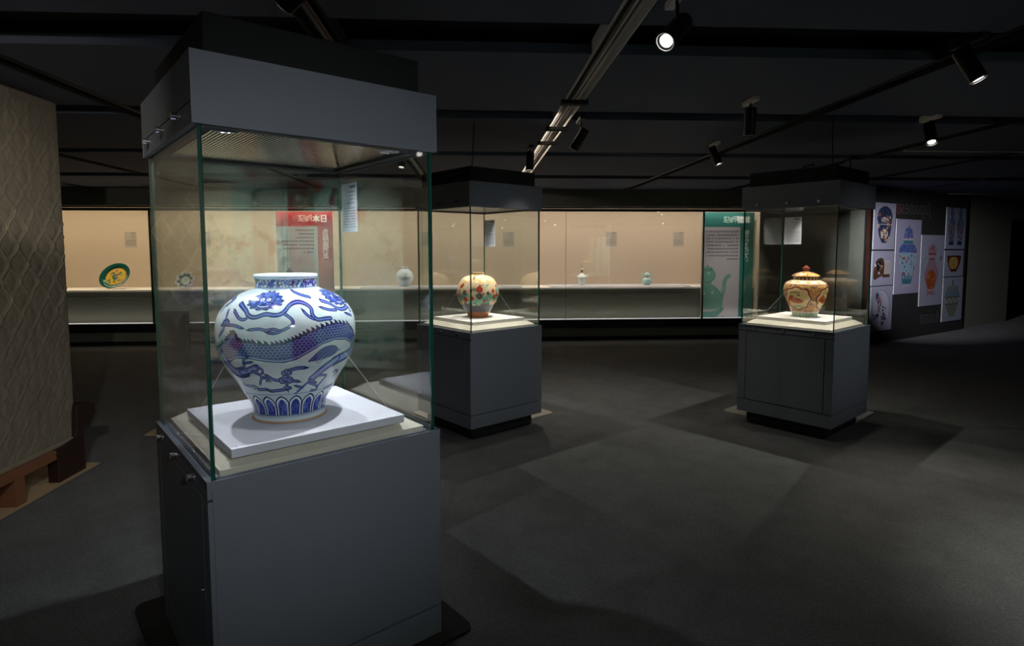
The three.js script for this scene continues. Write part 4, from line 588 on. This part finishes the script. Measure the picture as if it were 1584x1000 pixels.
for (const [s0, s1, y0, y1, P, w, h, label] of [
  [-0.03, 0.607, 1.425, 2.12, P1, 280, 306, 'photograph of a dome-lidded dark blue and orange jar'], [-0.035, 0.61, 0.883, 1.403, P2, 300, 242, 'photograph of a folded brown and white vessel'],
  [-0.025, 0.62, 0.19, 0.868, P3, 300, 315, 'photograph of an oval plate with a flowering branch'], [0.647, 1.459, 0.728, 1.894, P4, 360, 517, 'tallest photograph, of a covered blue-grey vase with red flowers'],
  [1.485, 2.31, 0.496, 1.66, P5, 360, 508, 'photograph of an orange and pink handled ewer'], [2.336, 3.09, 1.432, 2.137, P6, 300, 280, 'photograph of a pair of slender blue and red vases'],
  [2.33, 3.078, 0.96, 1.408, P7, 300, 180, 'photograph of a red bowl with a yellow medallion'], [2.338, 3.11, 0.184, 0.943, P8, 300, 295, 'photograph of a grey-green jar with a pointed lid'],
]) {
  const m = mesh('photograph_panel', new THREE.BoxGeometry(s1 - s0, y1 - y0, 0.008), [M.white, M.white, M.white, M.white, std(0xffffff, 0.6, { map: tex(w, h, P) }), M.white]);
  m.position.copy(onWall((s0 + s1) / 2, (y0 + y1) / 2, 0.005)); m.rotation.y = wallTurn; tag(m, label + ' on the black poster board', 'photograph', 'photographs on the poster board');
}

// ───────────── textured screen at the left ─────────────
{
  const t = thing('textured_screen', 'tall screen covered with embossed grey-brown paper on a wooden foot', 'screen', [-2.6, 0, -2.4]);
  const LS = 0.07, z0 = -1.47, z1 = 1.6, y0 = 0.23, y1 = 2.33, nz = 340, ny = 260;
  const lattice = (z, y) => { // ogee lattice: neighbouring strands bulge in opposite phase
    const s = LS, k = (z / s), i = Math.floor(k), ph = (q) => q * s + (q % 2 ? -1 : 1) * 0.031 * Math.sin((y - 1.0) * Math.PI / 0.1); let d = 9; for (const q of [i - 1, i, i + 1, i + 2]) d = Math.min(d, Math.abs(z - ph(q))); return d;
  };
  const wr2 = (() => { const g = Float32Array.from({ length: 4096 }, rnd); return (x, y) => { const ix = Math.floor(x), iy = Math.floor(y), a = (u, v) => g[((u & 63) << 6) | (v & 63)], fx = x - ix, fy = y - iy, sx = fx * fx * (3 - 2 * fx), sy = fy * fy * (3 - 2 * fy); return (a(ix, iy) * (1 - sx) + a(ix + 1, iy) * sx) * (1 - sy) + (a(ix, iy + 1) * (1 - sx) + a(ix + 1, iy + 1) * sx) * sy; }; })();
  const g = new THREE.PlaneGeometry(z1 - z0, y1 - y0, nz, ny).rotateY(Math.PI / 2), p = g.attributes.position, uv = g.attributes.uv;
  for (let i = 0; i < p.count; i++) { const y = p.getY(i) + (y0 + y1) / 2, z = p.getZ(i) + (z0 + z1) / 2, d = lattice(z, y), edge = Math.min(y - y0, y1 - y, z - z0) > 0.004 ? 1 : 0; p.setXYZ(i, 0.028 + edge * (0.006 * (0.06 + 0.94 * Math.exp(-(((y - 1.35) / 0.36) ** 4))) * Math.exp(-((d / 0.009) ** 2)) - 0.003 * Math.exp(-(((d - 0.02) / 0.012) ** 2)) + 0.006 * wr2(z * 14 + 9, y * 9) + 0.004 * wr2(z * 40, y * 30)), y, z); uv.setXY(i, z, y); }
  g.computeVertexNormals();
  const paperTex = noiseTex(512, [100, 94, 82], [134, 127, 112], [[256, 1], [90, 0.8], [24, 0.8], [7, 0.5]], true); paperTex.repeat.set(1.6, 1.6);
  const sMat = std(0xffffff, 0.85, { map: paperTex, bumpMap: grain, bumpScale: 0.0012 });
  mesh('paper_face', g, sMat, t);
  mesh('panel_core', rbox(-0.02, 0.029, y0 + 0.003, y1 - 0.003, z0 + 0.003, z1, 0.006), sMat, t);
  mesh('bottom_hem', rbox(-0.024, 0.046, y0 - 0.012, y0 + 0.014, z0 + 0.004, z1, 0.008), std(0x7d7767, 0.85, { bumpMap: grain, bumpScale: 0.001 }), t);
  const cord = std(0xaca38d, 0.32, { metalness: 0.2 });
  for (let q = -21; q < -2; q++) { // glinting threads laid along the strands, broken and of uneven length
    let y = rr(0.98, 1.14); while (y < rr(1.5, 1.72)) { const len = rr(0.1, 0.36), pts = []; for (let k = 0; k <= 14; k++) { const yy = y + len * k / 14, zz = q * LS + (q % 2 ? -1 : 1) * 0.031 * Math.sin((yy - 1.0) * Math.PI / 0.1); pts.push([0.038 + 0.002 * rnd(), yy, zz + rr(-0.003, 0.003)]); } if (pts[0][2] > z0 + 0.02) mesh('thread_strand', tube(pts, rr(0.0012, 0.0022), 26, 5), cord, t); y += len + rr(0.02, 0.12); }
  }
  mesh('rail', rbox(-0.03, 0.075, 0.165, 0.222, -1.23, 1.6, 0.004), M.wood, t);
  for (const z of [-0.98, -0.2, 0.7]) mesh('foot_block', rbox(-0.42, 0.072, 0.0125, 0.166, z, z + 0.07, 0.003), M.wood, t);
  const sh = new THREE.Shape(); poly('-1.26,0.0125 -1.26,0.215 -1.43,0.235 -1.44,0.29 -1.45,0.44 -1.5,0.452 -1.545,0.45 -1.62,0.41 -1.625,0.345 -1.5,0.33 -1.495,0.3 -1.5,0.0125').forEach(([z, y], i) => sh[i ? 'lineTo' : 'moveTo'](-z, y));
  mesh('end_post', new THREE.ExtrudeGeometry(sh, { depth: 0.06, bevelEnabled: true, bevelSize: 0.003, bevelThickness: 0.003, bevelSegments: 1 }).rotateY(Math.PI / 2).translate(0, 0, 0), M.darkWood, t);
  mesh('floor_plank', rbox(-0.6, 0.098, 0.001, 0.012, -1.605, 1.6, 0.002), M.paleWood, t);
  mesh('plank_edge', box(0.098, 0.103, 0.001, 0.0115, -1.605, 1.6), std(0x55575a, 0.6), t);
}
{ // dark caption stand behind the nearest case
  const t = thing('caption_stand', 'dark upright panel stand on a pale foot behind the nearest display case', 'stand', [-2.35, 0, -4.72]);
  mesh('panel', rbox(-0.11, 0.11, 0.012, 0.955, -0.02, 0.01, 0.002), std(0x2e2d28, 0.7), t); mesh('top_edge', box(-0.11, 0.11, 0.9555, 0.96, -0.02, 0.01), M.steel, t); mesh('foot', rbox(-0.2, 0.2, 0.001, 0.012, -0.18, 0.12, 0.003), M.paleWood, t);
}

// ───────────── outside the frame: the lit floral mural that the glass mirrors ─────────────
{
  const t = thing('floral_mural', 'large teal and cream panel of flowering branches right of the camera', 'panel', [4.25, 0, 1.8], -Math.PI / 2);
  const m = tex(1024, 768, (c, w, h) => {
    c.fillStyle = '#8fb0aa'; c.fillRect(0, 0, w, h); c.fillStyle = '#c4c4ae'; c.fillRect(w * 0.66, 0, w, h); c.fillStyle = '#672624'; c.fillRect(w * 0.33, 0, w * 0.1, h);
    for (let i = 0; i < 30; i++) { let x = rr(0, w), y = rr(0, h), a = rr(0, 6); c.strokeStyle = '#4b6a62'; for (let k = 0; k < 26; k++) { c.lineWidth = 5; c.beginPath(); c.moveTo(x, y); x += Math.cos(a) * 14; y += Math.sin(a) * 14; a += rr(-0.4, 0.4); c.lineTo(x, y); c.stroke(); specks(c, 1, x - 20, x + 20, y - 20, y + 20, ['#3f7f78', '#5f9b90', '#2f5f63', '#6c3b38'], 5, 16); } }
    for (let i = 0; i < 9; i++) { const x = rr(0, w), y = rr(0, h); for (let k = 0; k < 7; k++) { c.fillStyle = k % 2 ? '#7e3a35' : '#94524a'; c.beginPath(); c.ellipse(x + Math.cos(k) * 12, y + Math.sin(k) * 10, 16, 13, k, 0, 7); c.fill(); } } specks(c, 120, 0, w, 0, h, ['#b9c9c0', '#6f9f98', '#a9bdb2'], 5, 12);
  });
  mesh('panel', box(-1.7, 1.7, 0.05, 2.25, -0.03, 0), [M.white, M.white, M.white, M.white, std(0xffffff, 0.7, { map: m }), M.white], t);
  mesh('foot', [rbox(-1.4, -1.3, 0.001, 0.05, -0.25, 0.25, 0.003), rbox(1.3, 1.4, 0.001, 0.05, -0.25, 0.25, 0.003)], M.blackMetal, t);
}

// ───────────── track spotlights ─────────────
function spotlight(at, aim, label, o = {}) {
  const A = new THREE.Vector3(...at), d = new THREE.Vector3(...aim).sub(A).normalize(), t = thing('track_spotlight', label, 'spotlight', at, 0, 'track spotlights');
  const q = new THREE.Quaternion().setFromUnitVectors(new THREE.Vector3(0, -1, 0), d), turn = (g) => g.applyQuaternion(q);
  const R = 0.036, L = 0.15;                                          // the face is at the origin, the can runs back from it
  mesh('can', [turn(new THREE.CylinderGeometry(R, R, L, 28, 1, true).translate(0, L / 2 + 0.004, 0)), turn(new THREE.CylinderGeometry(R - 0.003, R - 0.003, 0.03, 28, 1, true).translate(0, 0.018, 0)), turn(new THREE.CylinderGeometry(R * 0.9, R, 0.012, 28).translate(0, L + 0.01, 0))], M.blackMetal, t);
  mesh('rim', turn(new THREE.TorusGeometry(R - 0.0015, 0.0025, 8, 32).rotateX(Math.PI / 2).translate(0, 0.003, 0)), M.chrome, t);
  mesh('lens', turn(new THREE.CylinderGeometry(R * 0.66, R * 0.66, 0.006, 28).translate(0, 0.012, 0)), o.cd ? M.lens : M.black, t);
  const back = new THREE.Vector3(0, L * 0.72, 0).applyQuaternion(q), top = CEIL + (o.inSlot ? 0.02 : -0.02) - at[1];
  mesh('arm', [tube([[back.x + 0.0, back.y, back.z], [back.x, back.y + 0.03, back.z], [back.x * 0.9, top, back.z * 0.9]], 0.007, 10, 8)], M.blackMetal, t);
  mesh('adapter', rbox(back.x * 0.9 - 0.018, back.x * 0.9 + 0.018, top - 0.004, CEIL + 0.02 - at[1], back.z * 0.9 - 0.09, back.z * 0.9 + 0.09, 0.003), o.pale ? M.slotWhite : M.blackMetal, t);
  if (o.cd) { const f = A.clone().addScaledVector(d, 0.012); spot(scene, f.toArray(), aim, o.color || 0xfff4e6, o.cd, o.deg || 22, o.pen ?? 0.8, 1.2); }
}
spotlight([0.69, 2.17, -2.15], [-0.5, 0.9, -1.2], 'lit black spotlight on the pale channel, largest one at the top of the picture', { cd: 2, deg: 25, pale: true });
spotlight([2.24, 2.17, -2.54], [3.0, 0, -1.75], 'lit black spotlight at the upper right, pointing away to the right', { cd: 8, deg: 36, pen: 1, color: 0xf8f8f4 });
spotlight([0.71, 2.14, -4.25], [0, 0.9, -4.62], 'black spotlight seen from behind beside the pale channel', { cd: 0.8, deg: 25 });
spotlight([0.5, 2.15, -5.4], [0.4, 0, -5.6], 'small lit spotlight left of the pale channel above the middle case', { cd: 3, deg: 48, pen: 1 });
spotlight([2.14, 2.17, -5.1], [2.75, 0.6, -4.75], 'small lit spotlight above the left side of the right display case', { cd: 1.2, deg: 28, pale: true });
spotlight([1.74, 2.15, -3.69], [2.0, 0.2, -4.35], 'black spotlight seen from behind, second from the right along the black ceiling joint', { cd: 0.8, deg: 26, pale: true });
spotlight([3.22, 2.17, -4.02], [2.9, 0.6, -3.2], 'lit spotlight under the ceiling above and right of the right display case', { cd: 4, deg: 30, pale: true });
spotlight([-0.66, 2.17, -5.44], [-0.9, 0, -5.2], 'small lit spotlight seen through the glass at the top of the nearest case', { cd: 4, deg: 30 });
spotlight([-0.57, 2.165, -1.87], [-2.6, 1.2, -3.2], 'spotlight just above the nearest display case, at the top edge of the picture', { cd: 6, deg: 28 });
spotlight([3.95, 2.17, -6.0], [6.95, 1.1, -8.97], 'spotlight hidden behind the hood of the right case, lighting the photographs', { cd: 54, deg: 18, pen: 1, color: 0xf6f6ff });
spotlight([2.3, 2.17, 1.2], [4.25, 1.1, 2.4], 'spotlight behind the camera aimed at the far half of the floral mural', { cd: 42, deg: 34 });
spotlight([2.3, 2.17, 0.2], [4.25, 1.1, 0.9], 'spotlight behind the camera aimed at the near half of the floral mural', { cd: 42, deg: 34 });

spotlight([0.9, 2.17, 1.3], [-0.4, 1.2, -1.75], 'spotlight behind the camera aimed at the front of the nearest display case', { cd: 10, deg: 18, pen: 1, color: 0xf2f5ff });
spotlight([2.36, 2.17, -0.9], [0.25, 1.0, -4.45], 'spotlight outside the picture aimed at the front of the middle display case', { cd: 5, deg: 16, pen: 1, color: 0xf4f6ff });
spotlight([5.265, 2.17, -2.0], [2.95, 1.0, -4.3], 'spotlight outside the picture aimed at the front of the right display case', { cd: 6, deg: 17, pen: 1, color: 0xf6f6fa });
spotlight([-0.66, 2.17, -0.35], [-2.57, 1.3, -3.3], 'spotlight outside the picture aimed at the textured screen', { cd: 11, deg: 26, pen: 1 });
spotlight([-2.3, 2.3, -5.2], [-2.6, 1.35, -9.2], 'spotlight hidden behind the hood of the nearest case, aimed at the red banner', { cd: 24, deg: 9, pen: 1 });
spotlight([3.72, 2.2, -6.5], [4.08, 1.1, -9.2], 'spotlight hidden behind the hood of the right case, aimed at the teal banner', { cd: 11, deg: 13, pen: 1 });
renderer.render(scene, camera);
